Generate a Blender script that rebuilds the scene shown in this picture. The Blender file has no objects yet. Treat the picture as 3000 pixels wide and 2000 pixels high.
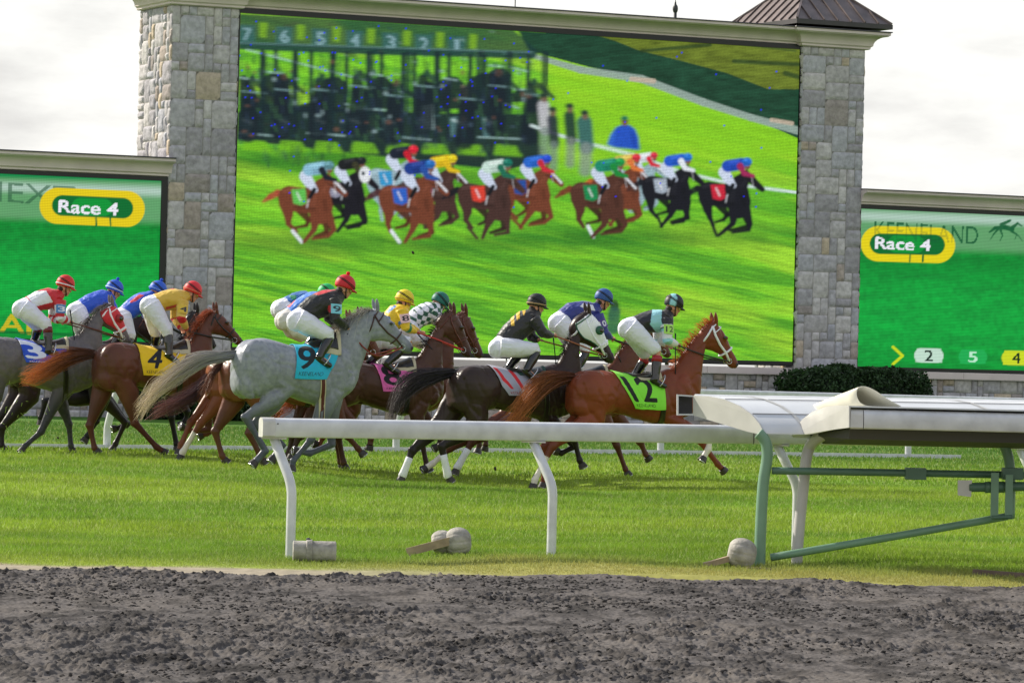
import bpy, bmesh, math, random
import numpy as np
from mathutils import Vector, Matrix
from mathutils.bvhtree import BVHTree
random.seed(7); rng = np.random.default_rng(7)
sc = bpy.context.scene
COL = sc.collection
R = math.radians

# ---------------------------------------------------------------- camera
F = 12000.0; CX, CY = 1500.0, 1000.0; CAMZ = 1.55
HOR = 1085.0
PITCH = math.atan((HOR - CY) / F); ROLL = R(1.4)
cam_d = bpy.data.cameras.new('camera'); cam = bpy.data.objects.new('camera', cam_d); COL.objects.link(cam)
cam_d.sensor_width = 36; cam_d.lens = 36 * F / 3000.0
cam_d.clip_start = 0.5; cam_d.clip_end = 6000
CM = Matrix.Rotation(R(90) + PITCH, 3, 'X') @ Matrix.Rotation(ROLL, 3, 'Z')
cam.location = (0, 0, CAMZ); cam.rotation_euler = CM.to_euler()
sc.camera = cam
# ---------------------------------------------------------------- sky and sun
SUN_AZ = R(-60)      # to the left and beyond the subject
SUN_EL = R(34)
w = bpy.data.worlds.new('World'); sc.world = w; w.use_nodes = True
nt = w.node_tree; nt.nodes.clear()
o_ = nt.nodes.new('ShaderNodeOutputWorld'); bg = nt.nodes.new('ShaderNodeBackground')
sky = nt.nodes.new('ShaderNodeTexSky'); sky.sky_type = 'NISHITA'; sky.sun_disc = False
sky.sun_elevation = SUN_EL; sky.sun_rotation = SUN_AZ; sky.air_density = 1.0; sky.dust_density = 2.0
tc = nt.nodes.new('ShaderNodeTexCoord')
mp = nt.nodes.new('ShaderNodeMapping'); mp.inputs['Scale'].default_value = (4.5, 4.5, 15.0); mp.inputs['Location'].default_value = (1.3, 0.4, 2.2)
nz = nt.nodes.new('ShaderNodeTexNoise'); nz.inputs['Scale'].default_value = 3.2; nz.inputs['Detail'].default_value = 7; nz.inputs['Roughness'].default_value = 0.55
cr = nt.nodes.new('ShaderNodeValToRGB')
cr.color_ramp.elements[0].position = 0.50; cr.color_ramp.elements[0].color = (11.0, 10.9, 10.5, 1)
cr.color_ramp.elements[1].position = 0.70; cr.color_ramp.elements[1].color = (8.2, 8.1, 7.9, 1)
mx = nt.nodes.new('ShaderNodeMix'); mx.data_type = 'RGBA'; mx.inputs['Factor'].default_value = 0.93
nt.links.new(tc.outputs['Generated'], mp.inputs['Vector']); nt.links.new(mp.outputs['Vector'], nz.inputs['Vector'])
nt.links.new(nz.outputs['Fac'], cr.inputs['Fac'])
sx = nt.nodes.new('ShaderNodeSeparateXYZ'); nt.links.new(tc.outputs['Generated'], sx.inputs[0])
er = nt.nodes.new('ShaderNodeMapRange'); er.inputs['From Min'].default_value = 0.12; er.inputs['From Max'].default_value = 0.75; nt.links.new(sx.outputs['Z'], er.inputs['Value'])
m2 = nt.nodes.new('ShaderNodeMix'); m2.data_type = 'RGBA'; m2.inputs['B'].default_value = (4.8, 5.6, 7.0, 1)   # thinner, bluer cloud overhead
nt.links.new(er.outputs['Result'], m2.inputs['Factor']); nt.links.new(cr.outputs['Color'], m2.inputs['A'])
nt.links.new(sky.outputs['Color'], mx.inputs['A']); nt.links.new(m2.outputs['Result'], mx.inputs['B'])
nt.links.new(mx.outputs['Result'], bg.inputs['Color']); bg.inputs['Strength'].default_value = 0.1
nt.links.new(bg.outputs['Background'], o_.inputs['Surface'])
sun_d = bpy.data.lights.new('sun', 'SUN'); sun = bpy.data.objects.new('sun', sun_d); COL.objects.link(sun)
sun_d.energy = 6.5; sun_d.angle = R(0.9); sun_d.color = (1.0, 0.93, 0.80)
sdir = Vector((math.sin(SUN_AZ) * math.cos(SUN_EL), math.cos(SUN_AZ) * math.cos(SUN_EL), math.sin(SUN_EL)))
sun.rotation_euler = sdir.to_track_quat('Z', 'Y').to_euler(); sun.location = (-30, 60, 60)
sc.view_settings.view_transform = 'Standard'; sc.view_settings.look = 'None'
sc.view_settings.exposure = 0.0; sc.view_settings.gamma = 1.0
sc.render.engine = 'CYCLES'

# ---------------------------------------------------------------- pixel <-> world helpers (used only to choose real positions)
def ray(px, py):
    d = CM @ Vector(((px - CX) / F, -(py - CY) / F, -1.0))
    return d / d.y
def P(px, py, Y): return Vector((0, 0, CAMZ)) + ray(px, py) * Y
def project(V):
    V = np.asarray(V, float); q = (V - np.array([0, 0, CAMZ])) @ np.array(CM)
    return np.stack([CX + F * q[..., 0] / -q[..., 2], CY - F * q[..., 1] / -q[..., 2]], -1)
class Frame:
    """vertical plane through O with heading yaw; local x along it, local y away from the camera side"""
    def __init__(s, O, yaw):
        s.O = Vector(O); s.yaw = yaw; s.Ri = Matrix.Rotation(-yaw, 3, 'Z'); s.Rf = Matrix.Rotation(yaw, 3, 'Z')
    def pl(s, px, py, wd=0.0):
        r = s.Ri @ (Vector((0, 0, CAMZ)) - s.O); d = s.Ri @ ray(px, py)
        t = (-wd - r.y) / d.y; q = r + d * t
        return np.array([q.x, -wd, q.z])
    def world(s, V): return np.asarray(V) @ np.array(s.Rf).T + np.array(s.O)
WIN = {'A': (0, 1100, 3.92), 'B': (500, 1100, 3.92), 'C': (1000, 1100, 3.92), 'D': (1500, 1100, 3.36),
       'E': (0, 780, 3.92), 'F': (780, 780, 3.92), 'G': (1380, 800, 3.92), 'H': (1780, 840, 4.704), 'P': (0, 0, 1.0)}
def W(k, x, y):
    a, b, s = WIN[k]; return (a + x / s, b + y / s)

def lin(r, g, b):
    f = lambda c: (c / 255) / 12.92 if c / 255 <= 0.04045 else ((c / 255 + 0.055) / 1.055) ** 2.4
    return (f(r), f(g), f(b))

# ---------------------------------------------------------------- noise
def _h(ix, iy, seed):
    n = (ix.astype(np.int64) * 374761393 + iy.astype(np.int64) * 668265263 + seed * 982451653) & 0xFFFFFFFF
    n = ((n ^ (n >> 13)) * 1274126177) & 0xFFFFFFFF
    return ((n ^ (n >> 16)) & 0xFFFF) / 65535.0
def vnoise(x, y, seed=0):
    x = np.asarray(x, float); y = np.asarray(y, float)
    ix = np.floor(x); iy = np.floor(y); fx = x - ix; fy = y - iy
    fx = fx * fx * (3 - 2 * fx); fy = fy * fy * (3 - 2 * fy)
    a = _h(ix, iy, seed); b = _h(ix + 1, iy, seed); c = _h(ix, iy + 1, seed); d = _h(ix + 1, iy + 1, seed)
    return (a * (1 - fx) + b * fx) * (1 - fy) + (c * (1 - fx) + d * fx) * fy
def fbm(x, y, o=4, seed=0, g=0.5):
    s = 0; a = 1; t = 0
    for i in range(o):
        s = s + a * vnoise(x * 2 ** i, y * 2 ** i, seed + i * 17); t += a; a *= g
    return s / t
def sstep(a, b, x):
    t = np.clip((np.asarray(x, float) - a) / (b - a), 0, 1); return t * t * (3 - 2 * t)

# ---------------------------------------------------------------- materials
def mat(name, col=None, rough=0.6, metal=0.0, var=0.0, vscale=5.0, bump=0.0, bscale=40.0, spec=0.5, sheen=0.0, coat=0.0,
        vcol2=None, wave=None, detail=4, trans=None):
    m = bpy.data.materials.new(name); m.use_nodes = True; t = m.node_tree; N = t.nodes; L = t.links
    b = N['Principled BSDF']
    b.inputs['Roughness'].default_value = rough; b.inputs['Metallic'].default_value = metal
    b.inputs['Specular IOR Level'].default_value = spec
    if sheen: b.inputs['Sheen Weight'].default_value = sheen
    if coat: b.inputs['Coat Weight'].default_value = coat; b.inputs['Coat Roughness'].default_value = 0.15
    if col is None:
        a = N.new('ShaderNodeAttribute'); a.attribute_name = 'Col'; src = a.outputs['Color']
    else:
        a = N.new('ShaderNodeRGB'); a.outputs[0].default_value = (*col, 1); src = a.outputs[0]
    tcn = N.new('ShaderNodeTexCoord')
    if var or vcol2:
        n = N.new('ShaderNodeTexNoise'); n.inputs['Scale'].default_value = vscale; n.inputs['Detail'].default_value = detail
        L.new(tcn.outputs['Object'], n.inputs['Vector'])
        if vcol2:
            r_ = N.new('ShaderNodeMapRange'); r_.inputs['From Min'].default_value = 0.4; r_.inputs['From Max'].default_value = 0.62
            L.new(n.outputs['Fac'], r_.inputs['Value'])
            r_.inputs['To Max'].default_value = var or 1.0
            mm = N.new('ShaderNodeMix'); mm.data_type = 'RGBA'; mm.inputs['B'].default_value = (*vcol2, 1)
            L.new(r_.outputs['Result'], mm.inputs['Factor']); L.new(src, mm.inputs['A']); src = mm.outputs['Result']
        else:
            r_ = N.new('ShaderNodeMapRange'); r_.inputs['From Min'].default_value = 0.3; r_.inputs['From Max'].default_value = 0.7
            r_.inputs['To Min'].default_value = 1 - var; r_.inputs['To Max'].default_value = 1 + var
            L.new(n.outputs['Fac'], r_.inputs['Value'])
            v = N.new('ShaderNodeVectorMath'); v.operation = 'SCALE'; L.new(src, v.inputs[0]); L.new(r_.outputs['Result'], v.inputs['Scale'])
            src = v.outputs[0]
    L.new(src, b.inputs['Base Color'])
    if bump:
        n2 = N.new('ShaderNodeTexNoise'); n2.inputs['Scale'].default_value = bscale; n2.inputs['Detail'].default_value = 5
        L.new(tcn.outputs['Object'], n2.inputs['Vector'])
        bp = N.new('ShaderNodeBump'); bp.inputs['Strength'].default_value = bump; bp.inputs['Distance'].default_value = 0.02
        L.new(n2.outputs['Fac'], bp.inputs['Height']); L.new(bp.outputs['Normal'], b.inputs['Normal'])
    if trans:
        tr = N.new('ShaderNodeBsdfTranslucent'); L.new(src, tr.inputs['Color'])
        ad = N.new('ShaderNodeMixShader'); ad.inputs[0].default_value = trans
        L.new(b.outputs[0], ad.inputs[1]); L.new(tr.outputs[0], ad.inputs[2])
        L.new(ad.outputs[0], N['Material Output'].inputs['Surface'])
    return m

# ---------------------------------------------------------------- object helpers
def setp(o, label=None, cat=None, group=None, kind=None):
    if label: o['label'] = label
    if cat: o['category'] = cat
    if group: o['group'] = group
    if kind: o['kind'] = kind
    return o
def empty(name, loc, rz=0.0, label=None, cat=None, group=None, kind=None):
    o = bpy.data.objects.new(name, None); COL.objects.link(o); o.location = loc; o.rotation_euler = (0, 0, rz)
    o.empty_display_size = 0.2
    return setp(o, label, cat, group, kind)
def mesh_np(name, V, Fc, mt=None, parent=None, cols=None, smooth=True):
    """V n x 3; Fc: m x k array, or a list of index tuples"""
    me = bpy.data.meshes.new(name)
    V = np.ascontiguousarray(V, dtype=np.float32)
    if isinstance(Fc, np.ndarray):
        Fc = np.ascontiguousarray(Fc, dtype=np.int32); m, k = Fc.shape
        me.vertices.add(len(V)); me.vertices.foreach_set('co', V.ravel())
        me.loops.add(m * k); me.loops.foreach_set('vertex_index', Fc.ravel())
        me.polygons.add(m); me.polygons.foreach_set('loop_start', np.arange(0, m * k, k, dtype=np.int32))
        me.update(calc_edges=True)
    else:
        me.from_pydata(V.tolist(), [], [tuple(int(i) for i in f) for f in Fc])
    if cols is not None:
        a = me.color_attributes.new('Col', 'FLOAT_COLOR', 'POINT')
        c = np.ones((len(V), 4), np.float32); c[:, :3] = cols
        a.data.foreach_set('color', c.ravel())
    if smooth: me.polygons.foreach_set('use_smooth', np.ones(len(me.polygons), bool))
    me.validate()
    o = bpy.data.objects.new(name, me); COL.objects.link(o)
    if mt: me.materials.append(mt)
    if parent: o.parent = parent
    return o

class MB:
    def __init__(s): s.V = []; s.F = []; s.n = 0
    def add(s, V, Fc):
        V = np.asarray(V, float).reshape(-1, 3)
        s.V.append(V); s.F += [tuple(i + s.n for i in f) for f in Fc]; s.n += len(V); return s
    def arr(s): return np.concatenate(s.V) if s.V else np.zeros((0, 3))
    def rings(s, secs, n=16, cap=True, pw=1.0):
        """secs: (centre, axis a, axis b)"""
        th = np.linspace(0, 2 * math.pi, n, endpoint=False); c = np.cos(th); q = np.sin(th)
        if pw != 1.0: c = np.sign(c) * np.abs(c) ** pw; q = np.sign(q) * np.abs(q) ** pw
        V = []
        for (ce, a, b) in secs:
            V.append(np.asarray(ce) + np.outer(c, a) + np.outer(q, b))
        K = len(secs); Fc = []
        for k in range(K - 1):
            for i in range(n):
                j = (i + 1) % n; Fc.append((k * n + i, k * n + j, (k + 1) * n + j, (k + 1) * n + i))
        V = np.concatenate(V)
        if cap:
            Fc.append(tuple(range(n - 1, -1, -1))); Fc.append(tuple((K - 1) * n + i for i in range(n)))
        return s.add(V, Fc)
    def tube(s, pts, rad, n=10, lat=None, up=(0, 1, 0), cap=True, pw=1.0):
        """pts along a path; rad per point; lat = radius along `up` axis direction (lateral)"""
        pts = [np.asarray(p, float) for p in pts]
        if np.isscalar(rad): rad = [rad] * len(pts)
        if lat is None: lat = rad
        elif np.isscalar(lat): lat = [lat] * len(pts)
        secs = []; prev = None
        for i, p in enumerate(pts):
            t = (pts[min(i + 1, len(pts) - 1)] - pts[max(i - 1, 0)]); t = t / (np.linalg.norm(t) + 1e-9)
            u = np.asarray(up, float) if prev is None else prev
            b = u - t * np.dot(u, t); nb = np.linalg.norm(b)
            if nb < 1e-3: b = np.cross(t, [0.3, 0.2, 1.0]); nb = np.linalg.norm(b)
            b = b / nb; a = np.cross(b, t)
            if lat is rad: prev = b
            secs.append((p, a * rad[i], b * lat[i]))
        return s.rings(secs, n, cap, pw)
    def ell(s, c, r, n=14, m=9, rot=None):
        c = np.asarray(c, float); V = []; Fc = []
        for j in range(1, m):
            ph = math.pi * j / m
            for i in range(n):
                th = 2 * math.pi * i / n
                V.append((math.sin(ph) * math.cos(th) * r[0], math.sin(ph) * math.sin(th) * r[1], math.cos(ph) * r[2]))
        V.append((0, 0, r[2])); V.append((0, 0, -r[2]))
        V = np.array(V)
        if rot is not None: V = V @ np.asarray(rot).T
        for j in range(m - 2):
            for i in range(n):
                k = (i + 1) % n; Fc.append((j * n + i, (j + 1) * n + i, (j + 1) * n + k, j * n + k))
        T = (m - 1) * n
        for i in range(n):
            k = (i + 1) % n; Fc.append((T, i, k)); Fc.append((T + 1, (m - 2) * n + k, (m - 2) * n + i))
        return s.add(V + c, Fc)
    def box(s, lo, hi, bev=0.0):
        (x0, y0, z0), (x1, y1, z1) = lo, hi
        if bev <= 0:
            V = [(x0, y0, z0), (x1, y0, z0), (x1, y1, z0), (x0, y1, z0), (x0, y0, z1), (x1, y0, z1), (x1, y1, z1), (x0, y1, z1)]
            return s.add(V, [(3, 2, 1, 0), (4, 5, 6, 7), (0, 1, 5, 4), (1, 2, 6, 5), (2, 3, 7, 6), (3, 0, 4, 7)])
        bm = bmesh.new(); bmesh.ops.create_cube(bm, size=1)
        for v in bm.verts:
            v.co = Vector(((x0 + x1) / 2 + v.co.x * (x1 - x0), (y0 + y1) / 2 + v.co.y * (y1 - y0), (z0 + z1) / 2 + v.co.z * (z1 - z0)))
        bmesh.ops.bevel(bm, geom=bm.edges[:], offset=bev, segments=2, affect='EDGES', profile=0.6)
        bm.verts.index_update(); V = [v.co[:] for v in bm.verts]; Fc = [[v.index for v in f.verts] for f in bm.faces]; bm.free()
        return s.add(V, Fc)
    def obox(s, p0, p1, wx, wz, up=(0, 0, 1)):
        """box bar from p0 to p1 with cross-section wx (sideways) x wz (along up)"""
        p0 = np.asarray(p0, float); p1 = np.asarray(p1, float); t = p1 - p0; t /= np.linalg.norm(t)
        u = np.asarray(up, float); u = u - t * np.dot(u, t); u /= np.linalg.norm(u); q = np.cross(t, u)
        V = []
        for p in (p0, p1):
            for a, b in ((-1, -1), (1, -1), (1, 1), (-1, 1)): V.append(p + q * a * wx / 2 + u * b * wz / 2)
        return s.add(V, [(3, 2, 1, 0), (4, 5, 6, 7), (0, 1, 5, 4), (1, 2, 6, 5), (2, 3, 7, 6), (3, 0, 4, 7)])
    def prism(s, poly, ext):
        """poly: list of 3D points, ext: vector"""
        poly = [np.asarray(p, float) for p in poly]; n = len(poly); e = np.asarray(ext, float)
        V = poly + [p + e for p in poly]
        Fc = [tuple(range(n - 1, -1, -1)), tuple(range(n, 2 * n))] + [(i, (i + 1) % n, (i + 1) % n + n, i + n) for i in range(n)]
        return s.add(V, Fc)
    def build(s, name, mt, parent=None, smooth=True, cols=None, angle=None):
        o = mesh_np(name, s.arr(), s.F, mt, parent, cols, smooth)
        bm = bmesh.new(); bm.from_mesh(o.data); bmesh.ops.recalc_face_normals(bm, faces=bm.faces[:])
        if angle is not None:
            for e in bm.edges:
                if len(e.link_faces) == 2 and e.calc_face_angle(0) > R(angle): e.smooth = False
        bm.to_mesh(o.data); bm.free()
        return o
def union(mb, voxel, smooth=3, fac=0.5):
    """one continuous watertight surface over everything in mb -> (verts, quads)"""
    o = mb.build('tmp_union', None)
    r_ = o.modifiers.new('r', 'REMESH'); r_.mode = 'VOXEL'; r_.voxel_size = voxel; r_.adaptivity = 0
    if smooth:
        s_ = o.modifiers.new('s', 'SMOOTH'); s_.factor = fac; s_.iterations = smooth
    dg = bpy.context.evaluated_depsgraph_get(); ev = o.evaluated_get(dg); me = ev.to_mesh()
    V = np.zeros(len(me.vertices) * 3, np.float32); me.vertices.foreach_get('co', V)
    ls = [tuple(p.vertices) for p in me.polygons] if any(len(p.vertices) != 4 for p in me.polygons) else None
    if ls is None:
        Q = np.zeros(len(me.polygons) * 4, np.int32); me.polygons.foreach_get('vertices', Q); ls = Q.reshape(-1, 4)
    ev.to_mesh_clear(); me0 = o.data; bpy.data.objects.remove(o); bpy.data.meshes.remove(me0)
    return V.reshape(-1, 3).astype(float), ls
def catmull(A, m=4):
    A = np.asarray(A, float); out = []; n = len(A)
    for i in range(n - 1):
        p0 = A[max(i - 1, 0)]; p1 = A[i]; p2 = A[i + 1]; p3 = A[min(i + 2, n - 1)]
        for k in range(m):
            t = k / m
            out.append(0.5 * ((2 * p1) + (-p0 + p2) * t + (2 * p0 - 5 * p1 + 4 * p2 - p3) * t * t + (-p0 + 3 * p1 - 3 * p2 + p3) * t ** 3))
    out.append(A[-1]); return np.array(out)

# ---------------------------------------------------------------- lettering (the built-in font, turned into filled triangles)
_tx = {}
def text_tris(s, bold=0.0):
    bold = 0.0
    if (s, bold) in _tx: return _tx[(s, bold)]
    cu = bpy.data.curves.new('t', 'FONT'); cu.body = s;  cu.align_x = 'LEFT'
    o = bpy.data.objects.new('t', cu); COL.objects.link(o)
    dg = bpy.context.evaluated_depsgraph_get(); ev = o.evaluated_get(dg); me = ev.to_mesh()
    me.calc_loop_triangles(); V = np.array([v.co[:2] for v in me.vertices]); T = np.array([t.vertices[:] for t in me.loop_triangles])
    T = V[T]; lo = T.reshape(-1, 2).min(0); hi = T.reshape(-1, 2).max(0); T = (T - lo) / (hi - lo); asp = (hi - lo)[0] / (hi - lo)[1]
    ev.to_mesh_clear(); bpy.data.objects.remove(o); bpy.data.curves.remove(cu)
    _tx[(s, bold)] = (T, asp); return T, asp
def text_mask(s, a, b, bold=0.0):
    if bold > 0:
        asp = text_tris(s)[1]; out = _tmask(s, a, b)
        for dx, dy in ((1, 0), (-1, 0), (0, 1), (0, -1), (.7, .7), (-.7, -.7), (.7, -.7), (-.7, .7)): out |= _tmask(s, a + dx * bold / asp, b + dy * bold * .8)
        return out
    return _tmask(s, a, b)
def _tmask(s, a, b, bold=0.0):
    """a, b arrays in 0..1 over the text's own box -> bool"""
    T, _ = text_tris(s, bold); out = np.zeros(a.shape, bool)
    inb = (a >= 0) & (a <= 1) & (b >= 0) & (b <= 1)
    if not inb.any(): return out
    x = a[inb]; y = b[inb]; r_ = np.zeros(x.shape, bool)
    for t in T:
        (x0, y0), (x1, y1), (x2, y2) = t
        d1 = (x - x1) * (y0 - y1) - (x0 - x1) * (y - y1); d2 = (x - x2) * (y1 - y2) - (x1 - x2) * (y - y2); d3 = (x - x0) * (y2 - y0) - (x2 - x0) * (y - y0)
        r_ |= ((d1 >= 0) & (d2 >= 0) & (d3 >= 0)) | ((d1 <= 0) & (d2 <= 0) & (d3 <= 0))
    out[inb] = r_; return out

# ---------------------------------------------------------------- terrain heights
def gp(px, py, s):
    q = P(px, py, F / s); return (q.x, q.y, q.z)
CTL = [gp(850, 1632, 367), gp(1615, 1622, 360), gp(2332, 1603, 350), gp(2225, 1660, 365), gp(2335, 1660, 365),
       gp(1250, 1411, 222), gp(1565, 1430, 222), gp(1000, 1415, 236), gp(1010, 1377, 214), gp(1843, 1395, 214), gp(1350, 1392, 214),
       gp(300, 1328, 210), gp(490, 1328, 210), gp(240, 1326, 208), gp(20, 1324, 208), gp(530, 1346, 214), gp(660, 1355, 216), gp(770, 1362, 216),
       gp(313, 1314, 184), gp(1160, 1321, 176), gp(1935, 1329, 167), gp(2660, 1340, 159)]
for x_ in (-9, -4, 0, 4, 9):
    CTL += [(x_, F / 395, 0.0), (x_, F / 300, 0.02), (x_, 79 + x_ * 0.4, 0.16), (x_, 92, 0.14)]
CTL = np.array(CTL)
def gz(X, Y):
    X = np.asarray(X, float); Y = np.asarray(Y, float); num = 0; den = 1e-9
    for (cx, cy, cz) in CTL:
        wgt = 1.0 / (((X - cx) / 1.0) ** 2 + ((Y - cy) / 1.6) ** 2 + 0.25) ** 2
        num = num + wgt * cz; den = den + wgt
    far = sstep(90, 100, Y)
    return (num / den) * (1 - far) + 0.14 * far
# ================================================================ SETTING
def grid_mesh(name, xs, ys, zf, mt, kind='structure', cols=None):
    X, Y = np.meshgrid(xs, ys); Z = zf(X, Y); V = np.stack([X, Y, Z], -1).reshape(-1, 3)
    nx, ny = len(xs), len(ys); i = np.arange(nx * ny).reshape(ny, nx)
    Q = np.stack([i[:-1, :-1], i[:-1, 1:], i[1:, 1:], i[1:, :-1]], -1).reshape(-1, 4)
    c = cols(X, Y, Z).reshape(-1, 3) if cols else None
    o = mesh_np(name, V, Q, mt, None, c); setp(o, kind=kind); return o

def edgeY(X):   # where the dirt track ends and the turf begins
    X = np.asarray(X, float)
    return 30.95 + 0.22 * np.sin(X * 0.9 + 1.0) * sstep(6, 1, np.abs(X - 1)) - 0.25 * sstep(-1.2, -4.5, X) + 0.18 * (vnoise(X * 1.7, X * 0, 5) - 0.5)
m_gnd = mat('far_ground_mat', lin(96, 118, 50), 0.9, var=0.3, vscale=0.05)
grid_mesh('ground', np.array([-1500, -200, -40, 0, 40, 200, 1500.]), np.array([-60, 0, 60, 200, 800, 3000.]), lambda X, Y: X * 0 - 0.12, m_gnd)

# turf base
def turf_mat():
    m = bpy.data.materials.new('turf_mat'); m.use_nodes = True; t = m.node_tree; N = t.nodes; L = t.links; b = N['Principled BSDF']
    b.inputs['Roughness'].default_value = 0.9; b.inputs['Specular IOR Level'].default_value = 0.1
    tcn = N.new('ShaderNodeTexCoord'); a = N.new('ShaderNodeAttribute'); a.attribute_name = 'Col'
    n = N.new('ShaderNodeTexNoise'); n.inputs['Scale'].default_value = 3.0; n.inputs['Detail'].default_value = 8; n.inputs['Roughness'].default_value = 0.65
    mpn = N.new('ShaderNodeMapping'); mpn.inputs['Scale'].default_value = (2.6, 1.0, 1)
    L.new(tcn.outputs['Object'], mpn.inputs['Vector']); L.new(mpn.outputs['Vector'], n.inputs['Vector'])
    r_ = N.new('ShaderNodeMapRange'); r_.inputs['From Min'].default_value = 0.3; r_.inputs['From Max'].default_value = 0.7
    r_.inputs['To Min'].default_value = 0.72; r_.inputs['To Max'].default_value = 1.25
    L.new(n.outputs['Fac'], r_.inputs['Value'])
    v = N.new('ShaderNodeVectorMath'); v.operation = 'SCALE'; L.new(a.outputs['Color'], v.inputs[0]); L.new(r_.outputs['Result'], v.inputs['Scale'])
    L.new(v.outputs[0], b.inputs['Base Color']); return m
G1 = np.array(lin(140, 164, 56)); G2 = np.array(lin(118, 150, 50)); GY = np.array(lin(166, 158, 92)); GS = np.array(lin(172, 160, 140))
def turf_cols(X, Y, Z=None):
    s = fbm(X * 0.25, Y * 0.55, 3, 11); t = sstep(0.36, 0.64, s)[..., None]
    s2 = sstep(0.35, 0.7, fbm(X * 1.1, Y * 1.6, 3, 3))[..., None]
    c = G1 * t + G2 * (1 - t); c = c * (0.90 + 0.2 * s2)
    e = Y - edgeY(X) - .35 * (fbm(X * 2.3, Y * 1.2, 3, 88) - .5) * 2
    dry = (sstep(2.6, 0.4, e + 1.6 * (fbm(X * 0.8, Y * 0.8, 3, 21) - 0.5)) * (0.25 + 0.75 * sstep(-2.6, 0.2, X)))[..., None]
    c = c * (1 - 0.85 * dry) + GY * 0.85 * dry
    sand = (sstep(0.55, 0.1, e) * sstep(0.2, -1.8, X))[..., None]
    c = c * (1 - sand) + GS * sand
    far = sstep(56, 80, Y)[..., None]; return c * (1 - 0.75 * far) + np.array(lin(72, 112, 48)) * 0.75 * far
m_turf = turf_mat()
xs = np.concatenate([np.linspace(-60, -16, 12)[:-1], np.linspace(-16, 18, 260), np.linspace(18, 60, 12)[1:]])
ys = np.concatenate([np.linspace(29.6, 36, 60)[:-1], np.linspace(36, 85, 150)[:-1], np.linspace(85, 400, 20)])
grid_mesh('turf', xs, ys, lambda X, Y: gz(X, Y) - 0.012 - 0.10 * sstep(0.05, -0.5, Y - edgeY(X) + .9 * sstep(.2, -1.6, X)) + .016 * fbm(X * 6, Y * 4, 3, 2) * sstep(.3, 0, Y - edgeY(X)), m_turf, cols=lambda X, Y, Z: turf_cols(X, Y) * .78)  # sheet colour darkened to stand in for the self-shadow of grass blades

# grass blades
def blades(n, y0, y1, h, wd, seed, name, xpad=0.6, pw=1.0):
    r = np.random.default_rng(seed); Y = y0 + (y1 - y0) * r.random(n) ** pw
    X = (r.random(n) * 2 - 1) * (Y * 1500 / F + xpad * (.72 + .28 * r.random(n)))
    k = (Y - edgeY(X)) > 0.10 * r.random(n) - 0.02; X = X[k]; Y = Y[k]
    sandy = (X < -1.0 + 1.2 * r.random(len(X))) & (Y - edgeY(X) < 0.5 * r.random(len(X))) & (r.random(len(X)) < 0.9)
    X = X[~sandy]; Y = Y[~sandy]; n = len(X)
    Z = gz(X, Y) - 0.02; hh = h * (0.55 + 0.8 * r.random(n)) * (0.8 + 0.5 * fbm(X * 0.9, Y * 0.9, 3, 8))
    e = Y - edgeY(X); hh *= 0.45 + 0.55 * sstep(0.2, 2.0, e)
    a = r.random(n) * 6.283; lean = hh * (0.15 + 0.6 * r.random(n)); lx = np.cos(a) * lean; ly = np.sin(a) * lean
    b = r.random(n) * 6.283; wx = np.cos(b) * wd; wy = np.sin(b) * wd * 0.6
    B = np.stack([X, Y, Z], -1); wv = np.stack([wx, wy, wx * 0], -1)
    mid = B + np.stack([lx * 0.35, ly * 0.35, hh * 0.6], -1); tip = B + np.stack([lx, ly, hh], -1)
    V = np.stack([B - wv, B + wv, mid + wv * 0.7, mid - wv * 0.7, tip], 1).reshape(-1, 3)
    i = np.arange(n) * 5
    T = np.concatenate([np.stack([i, i + 1, i + 2], -1), np.stack([i, i + 2, i + 3], -1), np.stack([i + 3, i + 2, i + 4], -1)])
    c = turf_cols(X, Y); c = c * (0.85 + 0.38 * r.random((n, 1))); pale = r.random(n) < 0.10; c[pale] = np.array(lin(170, 180, 110)) * 0.85
    c = c * np.array([1.0, 1, 1]) + (r.random((n, 1)) - 0.5) * np.array([0.03, 0.02, 0.0])
    C = np.repeat(np.clip(c, 0.003, 1), 5, 0); o = mesh_np(name, V, T, m_blade, None, C, smooth=False)
    setp(o, kind='stuff', cat='grass'); return o
m_blade = mat('grass_blade_mat', None, 0.55, spec=0.25, trans=0.35)
g = blades(200000, 30.9, 36.5, 0.040, 0.0032, 1, 'near_grass', 3.0); setp(g, 'short mown grass beside the dirt track and the near white rail')
g = blades(240000, 36.5, 56, 0.045, 0.0050, 2, 'track_grass', 3.5); setp(g, 'green racing turf under the galloping horses')
g = blades(120000, 56, 92, 0.05, 0.010, 3, 'far_grass', 4.5); setp(g, 'grass behind the horses up to the stone wall')

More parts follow.
